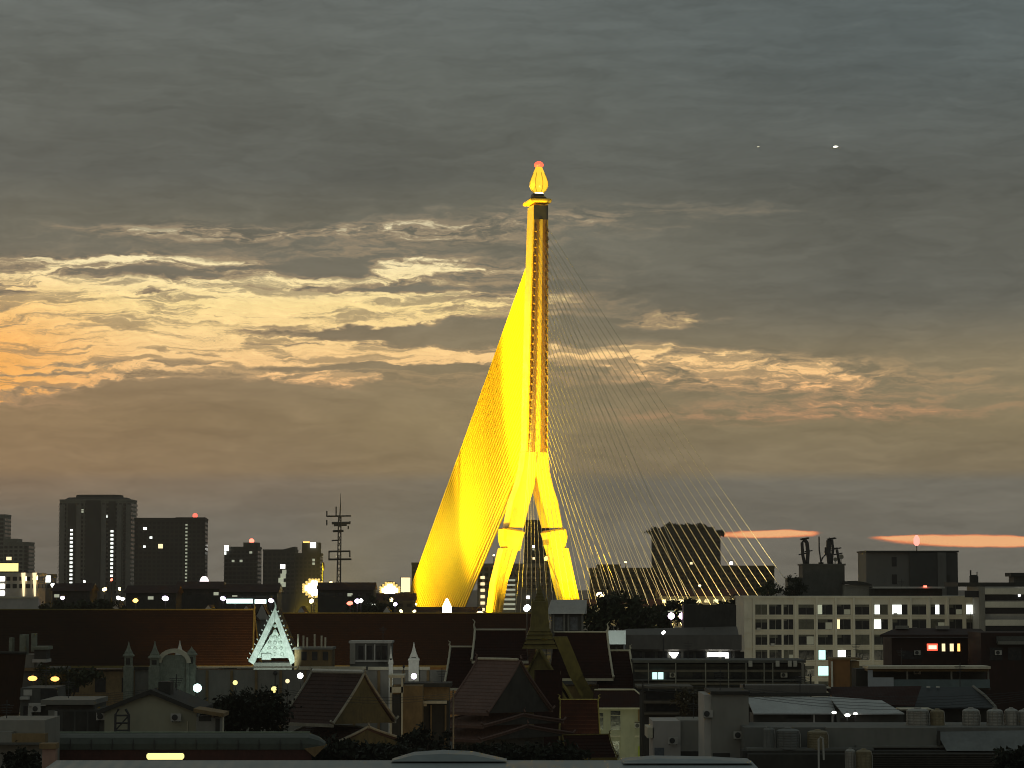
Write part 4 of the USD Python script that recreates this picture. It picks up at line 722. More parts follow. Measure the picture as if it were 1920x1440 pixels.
B().loft([[(f.X(-60), 0, f.Z(1340)), (f.X(36), 0, f.Z(1340)), (f.X(34), 0, f.Z(1337)), (f.X(-60), 0, f.Z(1337))], [(f.X(-60), 6, f.Z(1226)), (f.X(30), 6, f.Z(1228)), (f.X(30), 6.3, f.Z(1228)), (f.X(-60), 6.3, f.Z(1226))]]).build('roof_slope', REDTILE, f.o)
f.box('wall', OCHRE, -60, 32, 1340, None, .6, 6); B().tube([(f.X(-60), 6, f.Z(1225)), (f.X(31), 6, f.Z(1227))], .2, 6).build('ridge_cap', SOOT, f.o)
f = F('shrine_house', 'mossy jumbled shrine house with pale slab, left before the red roof', 'house', 70, 425, 0, 1240)
f.box('wall', DGREY, 42, 118, 1252, None, 0, 8); f.box('roof_slab', LGREY, 61, 88, 1236, 1242, -.3, 4); f.box('upper_room', SOOT, 64, 86, 1218, 1236, 0, 4); f.box('upper_slab', MOSS, 60, 90, 1212, 1218, -.3, 4.3); f.box('gable_wall', MOSS, 34, 45, 1190, 1235, 1, 4); f.box('pillar', MOSS, 56, 63, 1188, 1222, .8, 3); f.box('pillar', MOSS, 14, 20, 1196, 1228, 1, 3); f.box('base_wall', GREYW, -20, 62, 1228, None, 1, 8); f.box('ledge', OCHRE, 42, 96, 1252, 1258, -.6, 0)
for lab, x, y, r in (('orange lamp under the shrine house, left of two', 61, 1272, 7), ('orange lamp under the shrine house, right of two', 103, 1273, 6.5)):
    f = F('eave_lamp', lab, 'lamp', x, 418, 0, y); R_ = r * 418 / FPX
    m = trimesh.creation.icosphere(2, 1.0); m.apply_scale((R_ * 1.25, R_, R_ * .7)); m.apply_translation((0, 0, f.Z(y))); B().tm(m).build('bulb', W_ORG, f.o); B().tube([(0, .8, 0), (0, .8, f.Z(y) + .8), (0, 0, f.Z(y) + .5)], .07, 5).build('bracket', DARK, f.o)
f = F('left_wall_block', 'grey roof block with a dark round opening in the lower left corner', 'house', 40, 225, 0, 1390)
f.box('wall', GREYW, -30, 78, 1352, None, 1.5, 9); f.box('parapet', OCHRE, 22, 84, 1376, 1392, 0, 1.5); f.box('parapet', GREYW, -30, 22, 1372, 1394, 0, 1.5); f.box('ledge', DGREY, -30, 84, 1392, 1396, -.2, 1.6)
f = F('pink_pillar', 'square pinkish pillar at the left end of the bottom roof', 'pillar', 91, 205, 0, 1410)
f.box('shaft', M('pink_render', (.36, .22, .17), .8, .2, .8), 79, 104, 1404, None, 0, 1.0); f.box('cap', OCHRE, 74, 106, 1394, 1404.1, -.15, 1.15)
# long barrel awning and the metal roof at the bottom
f = F('barrel_awning', 'long dark green barrel awning with a red brown fascia across the lower left', 'awning', 360, 236, .008, 1395)
AW = M('green_black_awning', (.055, .065, .05), .5, .25, .5); x0, x1 = f.X(104), f.X(598); zt, zb = f.Z(1376), f.Z(1404)
ring_ = lambda x, s: [(x, y * s + 1.6 * (1 - s), zb + (z - zb) * s) for y, z in ((-1.2, zb), (-1.1, zb + .5), (-.6, zb + 1.0), (.4, zt - .08), (1.6, zt), (3.4, zt - .3), (4.6, zb + .5), (4.8, zb))]
B().loft([ring_(x0, 1), ring_(x1 - .9, 1), ring_(x1, .72), ring_(x1 + .5, .4)]).build('cover', AW, f.o)
B().tube([(x0, 1.6, zt + .05), (x1 - .9, 1.6, zt + .05)], .07, 6).build('ridge_rail', M('pale_green_rail', (.30, .36, .27), .6, .2, 1), f.o)
B().box(x0, x1 - .6, -1.1, -.9, f.Z(1424), zb - .02).build('fascia', M('red_brown_board', (.07, .025, .02), .7, .3, 1), f.o)
B().prism([(x1 - 1.2, zb + .1), (x1 + .75, zb + .4), (x1 - .3, f.Z(1418))], 'y', -1.4, -1.2).build('end_flap', OCHRE, f.o)
for x in np.linspace(x0 + .4, x1 - 1, 9): B().tube([(x, -.7, 0), (x, -.7, zb)], .08, 6).build('post', DARK, f.o)
for x in np.linspace(x0 + 1.5, x1 - 1.5, 12): B().box(x - .03, x + .03, -1.26, -1.05, zb, zb + .9).build('seam', DARK, f.o)
f = F('strip_lamp', 'bright yellow tube lamp glowing under the barrel awning', 'lamp', 310, 228, 0, 1418)
B().loft([[(x, r * math.cos(t), f.Z(1418) + r * 1.1 * math.sin(t)) for t in np.arange(10) * math.pi / 5] for x, r in ((f.X(275), .12), (f.X(278), .27), (f.X(342), .27), (f.X(345), .12))]).build('tube', W_YEL, f.o); B().box(f.X(276), f.X(344), -.1, .1, f.Z(1412.5), f.Z(1411)).build('batten', DARK, f.o)
for x in (284, 336): B().tube([(f.X(x), .2, 0), (f.X(x), .2, f.Z(1411))], .05, 5).build('hanger', DARK, f.o)
f = F('metal_roof_house', 'pale blue grey corrugated roof along the bottom edge of the picture', 'house', 762, 132, 0, 1430)
SLATE = M('blue_grey_metal', (.21, .24, .245), .4, .12, .35, ribs=('x', .76)); z = f.Z(1425.5)
B().loft([[(f.X(98), -40, z - 2.2), (f.X(1445), -40, z - 2.2), (f.X(1445), -40, z - 2.5), (f.X(98), -40, z - 2.5)], [(f.X(106), 0, z), (f.X(1408), 0, z), (f.X(1408), 0, z - .3), (f.X(106), 0, z - .3)]]).build('roof_slope', SLATE, f.o)
B().loft([[(f.X(106), 0.01, z), (f.X(1408), 0.01, z), (f.X(1408), 0.01, z - .3), (f.X(106), .01, z - .3)], [(f.X(100), 14, z - 1.6), (f.X(1420), 14, z - 1.6), (f.X(1420), 14, z - 1.9), (f.X(100), 14, z - 1.9)]]).build('back_slope', SLATE, f.o)
B().box(f.X(104), f.X(1412), -38, 12, 0, z - 2.6).build('wall', GREYW, f.o)
B().loft([[(f.X(a), -1.2, z + .02), (f.X(a), 1.2, z + .02), (f.X(a), .8, z + h), (f.X(a), -.8, z + h * .8)] for a, h in ((735, .03), (775, .36), (830, .46), (885, .40), (950, .03))]).build('roof_hump', SLATE, f.o)
B().loft([[(f.X(a), -2, z - .02), (f.X(a), 2, z - .02), (f.X(a), 1, z + h), (f.X(a), -1, z + h * .9)] for a, h in ((1165, .02), (1225, .17), (1330, .13), (1405, .02))]).build('roof_hump', SLATE, f.o)
# ------------------------------------------------------------------ the white hotel on the right
DH = 520; yawH = .02
f = F('white_hotel', 'big white hotel with a grid of square windows, several lit, at right', 'hotel', 1640, DH, yawH, 1180)
f.box('wall', WHITE, 1395, 1842, 1119, None, 0, 16); f.box('parapet', WHITE, 1394, 1844, 1117.5, 1121, -.3, 16.3)
rows_ = [1143, 1170.5, 1199.5, 1228, 1258, 1287]
cols = [(1497, 1526), (1533, 1561), (1569, 1595), (1603, 1630), (1639, 1665), (1673, 1702), (1710, 1737), (1745, 1772), (1780, 1805), (1811, 1838)]
for x0, x1 in [(1417, 1439), (1440, 1464), (1469, 1486)]: pass
LITW = {(0, 4): (W_COOL, .05, .42), (0, 5): (W_COOL, .0, .62), (0, 7): (W_COOL, .35, .62), (0, 9): (W_COOL, .0, .55), (1, 2): (W_WARM, .0, .22), (1, 4): (W_COOL, .0, .5), (3, 1): (W_TEAL, .05, .5), (3, 2): (W_COOL, .05, .62), (4, 1): (W_TEAL, .0, .7), (0, 1): (W_DIM, 0, .3), (2, 0): (W_DIM, 0, .0)}
for r, y in enumerate(rows_):
    f.box('floor_band', WHITE, 1395, 1842, y + 13, y + 16, -.18, .05)
    for c_, (x0, x1) in enumerate([(1416, 1438), (1442, 1465), (1469, 1487)] + cols):
        lc = c_ - 3; s = y - 9.5; e = y + 9.5
        w = f.box('window', DARKGLASS if (r * 5 + c_ * 3) % 7 else M('curtained_glass', (.10, .10, .075), .4, .3, 2), x0, x1, s, e, -.02, .12)
        f.box('frame', WHITE, x0 - .6, x1 + .6, e, e + 1.6, -.3, .1, parent=w); f.box('mullion', DGREY if lc >= 0 else GREYW, (x0 + x1) / 2 - .6, (x0 + x1) / 2 + .6, s, e, -.08, 0, parent=w)
        f.box('blind', M('blind_grey', (.13, .13, .10), .8, .4, 2.5), x0, x1 - (x1 - x0) * ((r * 3 + c_) % 3) / 3, s, s + 19 * (.1 + .22 * ((r * 7 + c_ * 5) % 4) / 3), -.05, 0, parent=w)
        if (r * 11 + c_ * 7) % 9 == 2: f.box('air_conditioner', LGREY, x0 + 2, x0 + 9, e - 3, e + 2, -.75, -.31, parent=w)
        if (r * 5 + c_ * 11) % 6 == 1: f.box('dim_room', M('dim_room_%d' % ((r + c_) % 3), (.03, .03, .02), .5, emit=((1, .8, .45), (.6, .8, .7), (.9, .9, .6))[(r + c_) % 3], strength=.05 + .03 * ((r + c_) % 3)), (x0 + x1) / 2 + .8, x1 - .6, s + 3 + (c_ % 3) * 3, e - .6, -.05, -.01, parent=w)
        if (r, lc) in LITW:
            m_, a_, b_ = LITW[(r, lc)]; 
            if b_ > a_: f.box('lit_pane', m_, x0 + (x1 - x0) * a_, x0 + (x1 - x0) * b_, s + .5, e - 1, -.1, 0, parent=w)
for x in (1411, 1489, 1529, 1565, 1599, 1634, 1669, 1706, 1741, 1776, 1808): f.box('pier', WHITE, x, x + 4, 1121.2, None, -.32, .06)
f.box('pipe', LIT, 1558, 1561, 1262, None, -.7, -.35)
for lab, x, y, pw in (('street light washing the left bays of the white hotel', 1460, 1290, 420), ('street light washing the middle bays of the white hotel', 1590, 1276, 460), ('street light washing the right bays of the white hotel', 1740, 1255, 260)):
    beam_lamp(lab, x, y, 488, at(x, 1165, 520), pw, 68, (1, .93, .62), None, .25, 'street_light')
# annex with long balconies
f = F('balcony_annex', 'darker annex of the hotel with long balcony bands at the right edge', 'building', 1890, 510, yawH, 1150)
f.box('wall', LGREY, 1843, 1990, 1100, None, 1.5, 16)
for y in (1103, 1128, 1162, 1196): f.box('balcony_front', WHITE, 1840, 1990, y, y + 11, 0, .3); f.box('balcony_floor', LGREY, 1840, 1990, y + 9, y + 11.4, .3, 1.6); f.box('glazing', DARKGLASS, 1850, 1990, y + 12, y + 23, 1.4, 1.55)
f.box('pier', GREYW, 1838, 1847, 1100, None, -.05, 1.5); f.box('lit_window', L_WHITE, 1912.5, 1916, 1108.5, 1118.5, 1.2, 1.45)
f.box('dark_roof', SOOT, 1800, 1990, 1092, 1100, 2, 16.4); f.box('glazing', DARKGLASS, 1812, 1842, 1108, 1120, 1.3, 1.6)
# things standing on and behind the hotel roof
f = F('stair_tower', 'dark roof stair tower carrying curved antennas on the hotel', 'tower', 1543, 530, 0, 1090)
f.box('wall', M('stair_grey', (.085, .085, .075), .8, .3, .4), 1505, 1584, 1060, None, 0, 7); f.box('coping', DGREY, 1503, 1586, 1057, 1060.2, -.2, 7.2)
f.box('annex_wall', M('stair_grey', (0, 0, 0)), 1478, 1505, 1083, None, .5, 6); f.box('opening', SOOT, 1480, 1500, 1104, 1115, .4, .6)
for lab, pts, r in (('tall curved antenna, leftmost on the stair tower', [(1509, 1060), (1505, 1040), (1504, 1018), (1508, 1011)], .35), ('second curved antenna on the stair tower', [(1513, 1060), (1515, 1035), (1513, 1018), (1509, 1012)], .42), ('straight rod antenna in the middle of the stair tower', [(1540, 1060), (1536, 1030), (1536, 1006)], .16), ('drooping aerial right of the straight rod', [(1538, 1060), (1542, 1046), (1548, 1040), (1548, 1026)], .2), ('thick curved antenna on the right of the stair tower', [(1556, 1060), (1553, 1035), (1554, 1014), (1558, 1011)], .55), ('leaning thin antenna beside the thick one', [(1558, 1060), (1562, 1030), (1560, 1012)], .3), ('rightmost forked antenna of the stair tower', [(1574, 1060), (1571, 1040), (1569, 1030)], .3)):
    q = F('antenna', lab, 'antenna', pts[0][0], 531, 0, 1040, z=f.Z(1057)); q.z = f.Z(1057)
    B().tube([(q.X(x), 0, q.Z(y)) for x, y in pts], r, 6).build('rod', DARK, q.o)
    B().box(-.4, .4, -.4, .4, -.02, .3).build('base', DARK, q.o)
    if r > .2:
        for i in (1, len(pts) - 1): x, y = pts[i]; B().tube([(q.X(x) - .8, 0, q.Z(y)), (q.X(x) + .9, 0, q.Z(y) + .3)], .12, 5).build('arm', DARK, q.o)
for lab, x, y, r in (('small round dish between the antennas', 1566, 1049, .42), ('dark round dish at the right of the stair tower', 1577, 1044, .5)):
    q = F('dish', lab, 'dish', x, 530.5, 0, y, z=f.Z(1057)); B().lathe([(.05, -.1), (r * .7, .05), (r, .3), (r * .95, .34), (.05, 0)], (0, 0, 0), 12)
    b = B().lathe([(.05, -.1), (r * .7, .05), (r, .3), (r * .95, .34), (.05, .02)], (0, 0, 0), 12); b.v = [v[:, [0, 2, 1]] * (1, -1, 1) + np.array([0, 0, q.Z(y)]) for v in b.v]; b.build('bowl', GREYW, q.o); B().tube([(0, .1, 0), (0, .1, q.Z(y))], .08, 5).build('post', DARK, q.o)
tree('roof_shrub', 'dark bush on the hotel roof at the foot of the stair tower', 1488, 1075, 1118, 42, 526, LEAF2, 900, 31, .25)
tree('roof_shrub', 'low olive bushes on the left corner of the hotel roof', 1440, 1090, 1122, 46, 526, LEAF, 800, 32, .25)
f = F('roof_hut', 'low hut with a curved canopy between stair tower and lift block', 'hut', 1600, 527, 0, 1105)
f.box('wall', GREYW, 1583, 1630, 1096, None, 0, 5); B().loft([[(f.X(1582), q, f.Z(1090)), (f.X(1605), q, f.Z(1089)), (f.X(1622), q, f.Z(1092)), (f.X(1634), q, f.Z(1096)), (f.X(1634), q, f.Z(1098)), (f.X(1582), q, f.Z(1095))] for q in (-.8, 5)]).build('canopy', SOOT, f.o); f.box('terrace_wall', SOOT, 1630, 1765, 1104, None, -1, 4); f.box('awning', LGREY, 1634, 1768, 1100, 1103, -2.5, 3); f.box('red_lamp', L_RED, 1728, 1734, 1098, 1101, -2.8, -2.5)
f = F('lift_block', 'tall blocky grey tower with two slit windows and a red beacon', 'tower', 1711, 640, 0, 1065)
f.box('wall', M('block_grey', (.17, .165, .15), .8, .15, .15), 1625, 1706, 1034, None, .6, 16); f.box('side_wall', M('block_dark', (.075, .075, .07), .8, .2, .15), 1706, 1796, 1036, None, 0, 14); f.box('corner_pier', M('block_grey', (0, 0, 0)), 1758, 1774, 1036, None, -.35, .1); f.box('coping', SOOT, 1623, 1798, 1032.5, 1035.5, -.2, 16.3)
for y in (1053, 1086): f.box('slit_window', DARKGLASS, 1673, 1682, y - 9, y + 9, .5, .7)
f.box('door', SOOT, 1771, 1781, 1078, 1090, -.1, .1)
B().tube([(f.X(1724), 4, f.Z(1035)), (f.X(1724), 4, f.Z(1022))], .12, 6).build('beacon_post', DARK, f.o); B().lathe([(.3, 0), (.75, .6), (.75, 1.7), (.25, 2.6)], (f.X(1724), 4, f.Z(1023)), 10).build('beacon', glow('beacon_pink', (1, .30, .24), 1.8), f.o, 'red aviation beacon on a short post')
f = F('water_tank', 'small dark tank with pipes on the roof right of the lift block', 'tank', 1826, 540, 0, 1085, z=at(960, 1095, 540)[2] - .3); 
B().lathe([(.9, -3), (.9, 1.0), (.6, 1.3)], (0, 0, f.Z(1090)), 12).build('drum', SOOT, f.o); B().tube([(f.X(1820), 0, f.Z(1096)), (f.X(1820), 0, f.Z(1069))], .16, 6).build('pipe', SOOT, f.o); B().tube([(f.X(1832), 0, f.Z(1096)), (f.X(1832), 0, f.Z(1072))], .12, 6).build('pipe', GREYW, f.o)
f = F('roof_shed', 'dark flat roofed shed on the annex at the far right', 'shed', 1910, 530, 0, 1085)
f.box('roof', SOOT, 1895, 1990, 1074, 1081, -.5, 6); f.box('wall', DGREY, 1902, 1990, 1081, None, .5, 6)
# ------------------------------------------------------------------ right middle ground
f = F('shopping_block', 'long plain grey roof above dark shop windows, centre right', 'building', 1285, 480, .01, 1210)
f.box('roof_slab', M('dusky_roof', (.15, .14, .125), .7, .2, .25, ribs=('x', .9)), 1172, 1390, 1190, 1217, -1.0, -.6); B().loft([[(f.X(1168), 0, f.Z(1217)), (f.X(1391), 0, f.Z(1218)), (f.X(1391), .3, f.Z(1220)), (f.X(1168), .3, f.Z(1220))], [(f.X(1176), 9, f.Z(1181)), (f.X(1391), 9, f.Z(1176)), (f.X(1391), 9.3, f.Z(1177)), (f.X(1176), 9.3, f.Z(1182))]]).build('roof_slope', M('dusky_roof', (0, 0, 0)), f.o)
f.box('wall', DGREY, 1176, 1389, 1216, None, .8, 12); f.box('beam', GREYW, 1180, 1390, 1241, 1245, -.2, .8); f.box('gable_panel', LGREY, 1328, 1362, 1142, 1162, 9.5, 9.9); f.box('high_wall', SOOT, 1290, 1390, 1135, 1180, 9.4, 14)
for x in range(1186, 1385, 24): f.box('window', DARKGLASS, x, x + 18, 1222, 1239, .7, .9)
f.box('lit_sign', L_WHITE, 1327, 1366, 1224, 1231, .3, .7, label='bright white horizontal light strip'); f.box('lit_sign', L_WHITE, 1360, 1367, 1231, 1243, .3, .7, label='short upright end of the light strip')
B().prism([(f.X(1254), f.Z(1224)), (f.X(1273), f.Z(1224)), (f.X(1264), f.Z(1238))], 'y', .2, .6).build('lit_pennant', L_WHITE, f.o, 'bright white triangular light')
for lab, x in (('left of two lilac lamps over the grey roof', 1258.5), ('right of two lilac lamps over the grey roof', 1279)):
    q = F('twin_lamp', lab, 'lamp', x, 495, 0, 1154); m = trimesh.creation.icosphere(2, .62); m.apply_translation((0, 0, q.Z(1155))); B().tm(m).build('globe', glow('lamp_lilac', (1, .72, .95), 4), q.o); B().box(-.6, .6, -.3, .3, q.Z(1147), q.Z(1145.4)).build('hood', W_DIM, q.o); B().tube([(0, .5, 0), (0, .5, q.Z(1146)), (0, 0, q.Z(1146))], .1, 6).build('pole', DARK, q.o)
f = F('white_screen', 'blank pale green white screen panel on the right temple wing', 'panel', 1155, 432, 0, 1195)
f.box('sheet', M('pale_screen', (.72, .78, .72), .6, .06, 1), 1136, 1173.5, 1182, 1208, 0, .2)
for x in (1139, 1170): f.box('post', DARK, x, x + 2, 1208, None, .05, .25)
beam_lamp('lamp lighting the blank pale screen', 1155, 1216, 425, at(1155, 1195, 432), 160, 60, (.9, 1, .95), None, .15)
f = F('pale_pavilion', 'pale hip roofed pavilion with dark bays right of the temple spire', 'pavilion', 1065, 470, 0, 1150)
B().loft([[(f.X(1026), -1, f.Z(1151)), (f.X(1096), -1, f.Z(1151)), (f.X(1103), 8, f.Z(1151)), (f.X(1026), 8, f.Z(1151))], [(f.X(1034), 3, f.Z(1125)), (f.X(1102), 3, f.Z(1125)), (f.X(1102), 4, f.Z(1125)), (f.X(1034), 4, f.Z(1125))]]).build('roof', LGREY, f.o)
f.box('wall', DGREY, 1034, 1094, 1152, None, 0, 7)
for x in (1036, 1056, 1064, 1090): f.box('pillar', GREYW, x, x + 3.5, 1152, 1184, -.4, 0)
for x in (1041, 1069): f.box('window', M('milky_glass', (.16, .17, .18), .3, .4, 1.5), x, x + 14, 1157, 1182, -.1, .1)
# balconies and dark shophouses
f = F('balcony_house', 'dark house with two tiers of railed balconies left of the orange brown wall', 'house', 1355, 410, 0, 1270)
f.box('wall', SOOT, 1190, 1512, 1246, None, 1.5, 12); f.box('roof_slab', DGREY, 1188, 1512, 1238, 1243, .5, 12)
for y in (1256, 1280, 1305): 
    f.box('balcony_front', M('balcony_grey', (.12, .105, .08), .8, .3, .8), 1190, 1512, y, y + 4, 0, .2); f.box('balcony_floor', DGREY, 1190, 1512, y + 18, y + 21, 0, 1.5)
for i, x in enumerate((1215, 1266, 1322, 1365, 1398, 1432, 1448, 1503)): f.box('post', GREYW, x, x + (2 if i < 7 else 5), 1243, None, -.05, .25)
for i, x in enumerate((1300, 1340, 1375, 1410, 1462)): f.box('window', DARKGLASS, x, x + 18, 1262, 1278, 1.4, 1.6)
f.box('lit_window', W_TEAL, 1224, 1233, 1261, 1275, 1.2, 1.45); f.box('lit_window', W_TEAL, 1235, 1244.5, 1261, 1275, 1.2, 1.45)
for i, x in enumerate((1404, 1455, 1478, 1488)): f.box('laundry', LGREY, x, x + 7, 1239, 1250, .2, .35)
f = F('low_shophouse', 'dark low shophouse with grey ledges between gate house and grey block', 'house', 1260, 362, 0, 1320)
f.box('wall', SOOT, 1205, 1300, 1300, None, 1, 9); f.box('ledge', M('balcony_grey', (0, 0, 0)), 1196, 1300, 1287, 1291, 0, 9); f.box('ledge', M('balcony_grey', (0, 0, 0)), 1205, 1298, 1314, 1319, 0, 1.2); f.box('ledge', M('balcony_grey', (0, 0, 0)), 1208, 1296, 1336, 1340, .2, 1.2); f.box('window', DARKGLASS, 1212, 1282, 1320, 1334, .9, 1.1); f.box('window', DARKGLASS, 1212, 1282, 1296, 1312, .9, 1.1); f.box('white_box', LGREY, 1282, 1291, 1308, 1320, .2, .9)
f = F('grey_block', 'tall plain grey wall block with lighter left side and black roof edge', 'building', 1365, 270, .0, 1350)
f.box('wall', M('flat_grey', (.27, .26, .23), .85, .12, .3), 1334, 1404, 1302, None, 0, 9); f.box('left_pier', LGREY, 1321, 1334, 1303, None, .3, 9); f.box('roof_edge', SOOT, 1333, 1406, 1296, 1302.2, -.3, 9.2); f.box('base', SOOT, 1336, 1368, 1412, 1428, -.1, .1)
f = F('pale_panel_house', 'small house with pale square wall panel right of the gate house', 'house', 1275, 285, 0, 1380)
f.box('wall', M('flat_grey', (0, 0, 0)), 1275, 1322, 1351, None, .4, 8); f.box('panel', M('pale_pink_grey', (.44, .41, .38), .8, .1, .6), 1224, 1276, 1352, None, 0, 8); f.box('ledge', CREAM, 1214, 1226, 1364, 1384, 0, 6); f.box('window', M('blue_grey_glass', (.11, .13, .15), .3, .2, 2), 1227, 1245, 1402, 1426, -.06, .1); f.box('shutter', SOOT, 1276, 1322, 1409, 1428, .3, .5)
# orange brown wall, red lit house, canopied terrace
f = F('brown_stub_wall', 'orange brown rendered wall block with a white pipe', 'building', 1585, 400, 0, 1265)
f.box('wall', M('orange_brown', (.26, .13, .05), .8, .2, .5), 1562, 1594, 1237, None, 0, 6); f.box('side_wall', OCHRE, 1594, 1612, 1240, None, .4, 6); f.box('pipe', LIT, 1558, 1561.5, 1240, 1292, -.3, 0); f.box('coping', OCHRE, 1560, 1614, 1234, 1237, -.15, 6)
f = F('red_lit_house', 'near black house with red and amber lit windows before the hotel', 'house', 1770, 430, 0, 1210)
RB = M('red_brown_dark', (.035, .016, .012), .8, .4, .5); f.box('wall', RB, 1672, 1850, 1196, None, 0, 10)
B().loft([[(f.X(1648), -1, f.Z(1190)), (f.X(1850), -1, f.Z(1190)), (f.X(1850), -1, f.Z(1194)), (f.X(1648), -1, f.Z(1194))], [(f.X(1690), 5, f.Z(1178)), (f.X(1850), 5, f.Z(1180)), (f.X(1850), 5.3, f.Z(1180)), (f.X(1690), 5.3, f.Z(1178))]]).build('roof_slope', RB, f.o)
f.box('red_window', W_RED, 1738, 1758, 1207, 1220, -.05, .1, label='glowing red window'); f.box('red_sign', glow('red_core', (1, .55, .4), 2), 1741, 1756, 1210, 1217, -.1, .05)
for x, s in ((1766, 6), (1781, 7), (1795, 5)): f.box('amber_pane', W_WARM if s > 5 else W_ORG, x, x + s, 1207, 1221, -.05, .1)
f.box('window', DARKGLASS, 1690, 1704, 1220, 1236, -.05, .1); f.box('window', DARKGLASS, 1704, 1730, 1222, 1236, -.05, .1)
for x in (1700, 1776): f.box('pale_heap', GREYW, x - 14, x + 10, 1174, 1180, 3, 4)
f = F('dark_gable_block', 'huge near black building mass at the right edge', 'building', 1885, 415, 0, 1240)
f.box('wall', RB, 1840, 1990, 1186, None, 0, 12); f.box('roof_slab', DGREY, 1868, 1990, 1193, 1206, -.8, 0); f.box('ledge', GREYW, 1870, 1990, 1202, 1208, -1.2, 0); f.box('window', DARKGLASS, 1856, 1880, 1214, 1238, -.06, .1); f.box('window', DARKGLASS, 1890, 1915, 1214, 1238, -.06, .1)
f = F('canopied_terrace', 'long terrace under a pale canopy with teal parapet and white banner', 'terrace', 1742, 380, 0, 1270)
f.box('canopy', CREAM, 1626, 1856, 1249, 1254, -.8, 5); f.box('soffit', OCHRE, 1628, 1854, 1254, 1259, 0, 5); f.box('back_wall', SOOT, 1612, 1858, 1256, None, 4, 9); f.box('parapet', M('teal_parapet', (.14, .19, .20), .6, .2, .5), 1674, 1856, 1274, 1290, 0, .3); f.box('floor', DGREY, 1612, 1858, 1289, 1293, .3, 4); f.box('banner', M('white_banner', (.42, .46, .50), .7, .08, 1), 1627, 1675, 1270, 1292, -.3, -.1); f.box('banner_drop', M('white_banner', (0, 0, 0)), 1627, 1636, 1256, 1270, -.3, -.1)
for x in (1700, 1783, 1852): f.box('post', GREYW, x, x + 3, 1254, 1276, .1, .4)
f = F('brown_roof_house', 'dark brown pitched roof below the canopied terrace', 'house', 1640, 330, 0, 1310)
B().loft([[(f.X(1570), -2, f.Z(1318)), (f.X(1710), -2, f.Z(1322)), (f.X(1710), -2, f.Z(1324)), (f.X(1570), -2, f.Z(1320))], [(f.X(1555), 5, f.Z(1291)), (f.X(1740), 5, f.Z(1289)), (f.X(1740), 5.3, f.Z(1290)), (f.X(1555), 5.3, f.Z(1292))]]).build('roof_slope', MAROON, f.o); f.box('wall', SOOT, 1560, 1700, 1322, None, 0, 8); f.box('verge', CREAM, 1543, 1562, 1290, 1292, 2, 5)
f = F('teal_roof_house', 'dark teal roofed house with a sloping pale edge at right', 'house', 1790, 335, 0, 1320)
B().loft([[(f.X(1690), -2, f.Z(1325)), (f.X(1860), -2, f.Z(1325)), (f.X(1860), -2, f.Z(1327)), (f.X(1690), -2, f.Z(1327))], [(f.X(1720), 5, f.Z(1292)), (f.X(1838), 5, f.Z(1290)), (f.X(1838), 5.3, f.Z(1291)), (f.X(1720), 5.3, f.Z(1293))]]).build('roof_slope', M('dark_teal_roof', (.035, .042, .045), .6, .3, .5), f.o); f.box('wall', SOOT, 1705, 1862, 1325, None, 0, 8); B().tube([(f.X(1838), 5, f.Z(1290)), (f.X(1850), 1, f.Z(1305)), (f.X(1862), -2, f.Z(1325))], .18, 6).build('verge', GREYW, f.o)
for x in (1748, 1766): f.box('roof_vent', LIT, x, x + 6, 1289.5, 1291.5, 4, 4.5)
# pale corrugated roofs
f = F('corrugated_shed', 'pale corrugated shed roof right of the grey block', 'shed', 1482, 300, 0, 1325)
B().loft([[(f.X(1408), -3, f.Z(1335)), (f.X(1562), -3, f.Z(1335)), (f.X(1562), -3, f.Z(1337)), (f.X(1408), -3, f.Z(1337))], [(f.X(1404), 3, f.Z(1309)), (f.X(1562), 3, f.Z(1308)), (f.X(1562), 3.2, f.Z(1309)), (f.X(1404), 3.2, f.Z(1310))]]).build('roof_slope', METALW, f.o); f.box('roof_edge', SOOT, 1404, 1563, 1301, 1307.5, 3.2, 4); f.box('wall', DGREY, 1410, 1560, 1337, None, -1.5, 3); f.box('back_roof', M('dusky_roof', (0, 0, 0)), 1400, 1560, 1288, 1302, 5, 9)
for x in (1520, 1554): f.box('post', LGREY, x, x + 3, 1338, 1360, -2.6, -2.3)
f.box('opening', SOOT, 1474, 1518, 1338, 1346, -1.6, -1.4)
f = F('corrugated_shed', 'slanting pale corrugated roof left of the ribbed tanks', 'shed', 1630, 298, 0, 1325)
B().loft([[(f.X(1575), -3, f.Z(1336)), (f.X(1688), -3, f.Z(1335)), (f.X(1688), -3, f.Z(1337)), (f.X(1575), -3, f.Z(1338))], [(f.X(1560), 3, f.Z(1308)), (f.X(1660), 3, f.Z(1315)), (f.X(1660), 3.2, f.Z(1316)), (f.X(1560), 3.2, f.Z(1309))]]).build('roof_slope', METALW, f.o); f.box('wall', DGREY, 1566, 1690, 1337, None, -1.5, 3); f.box('verge', CREAM, 1684, 1745, 1328, 1330, -2, 2)
f.box('opening', SOOT, 1572, 1600, 1345, 1364, -1.6, -1.4)
for lab, x, y, r in (('white lamp under the slanting pale roof, leftmost', 1564, 1336, 3.4), ('white lamp under the slanting pale roof, middle', 1589, 1341, 4), ('white lamp under the slanting pale roof, rightmost', 1604, 1338, 3)):
    q = F('eave_lamp', lab, 'lamp', x, 294, 0, y); R_ = r * 294 / FPX; m = trimesh.creation.icosphere(2, R_); m.apply_scale((1.3, 1, .8)); m.apply_translation((0, 0, q.Z(y))); B().tm(m).build('bulb', L_WHITE, q.o); B().tube([(0, .3, 0), (0, .3, q.Z(y) + .4), (0, 0, q.Z(y) + .3)], .05, 5).build('bracket', DARK, q.o)
f = F('roof_deck', 'wide grey flat roof deck with parapet under the ribbed tanks', 'building', 1660, 262, 0, 1380)
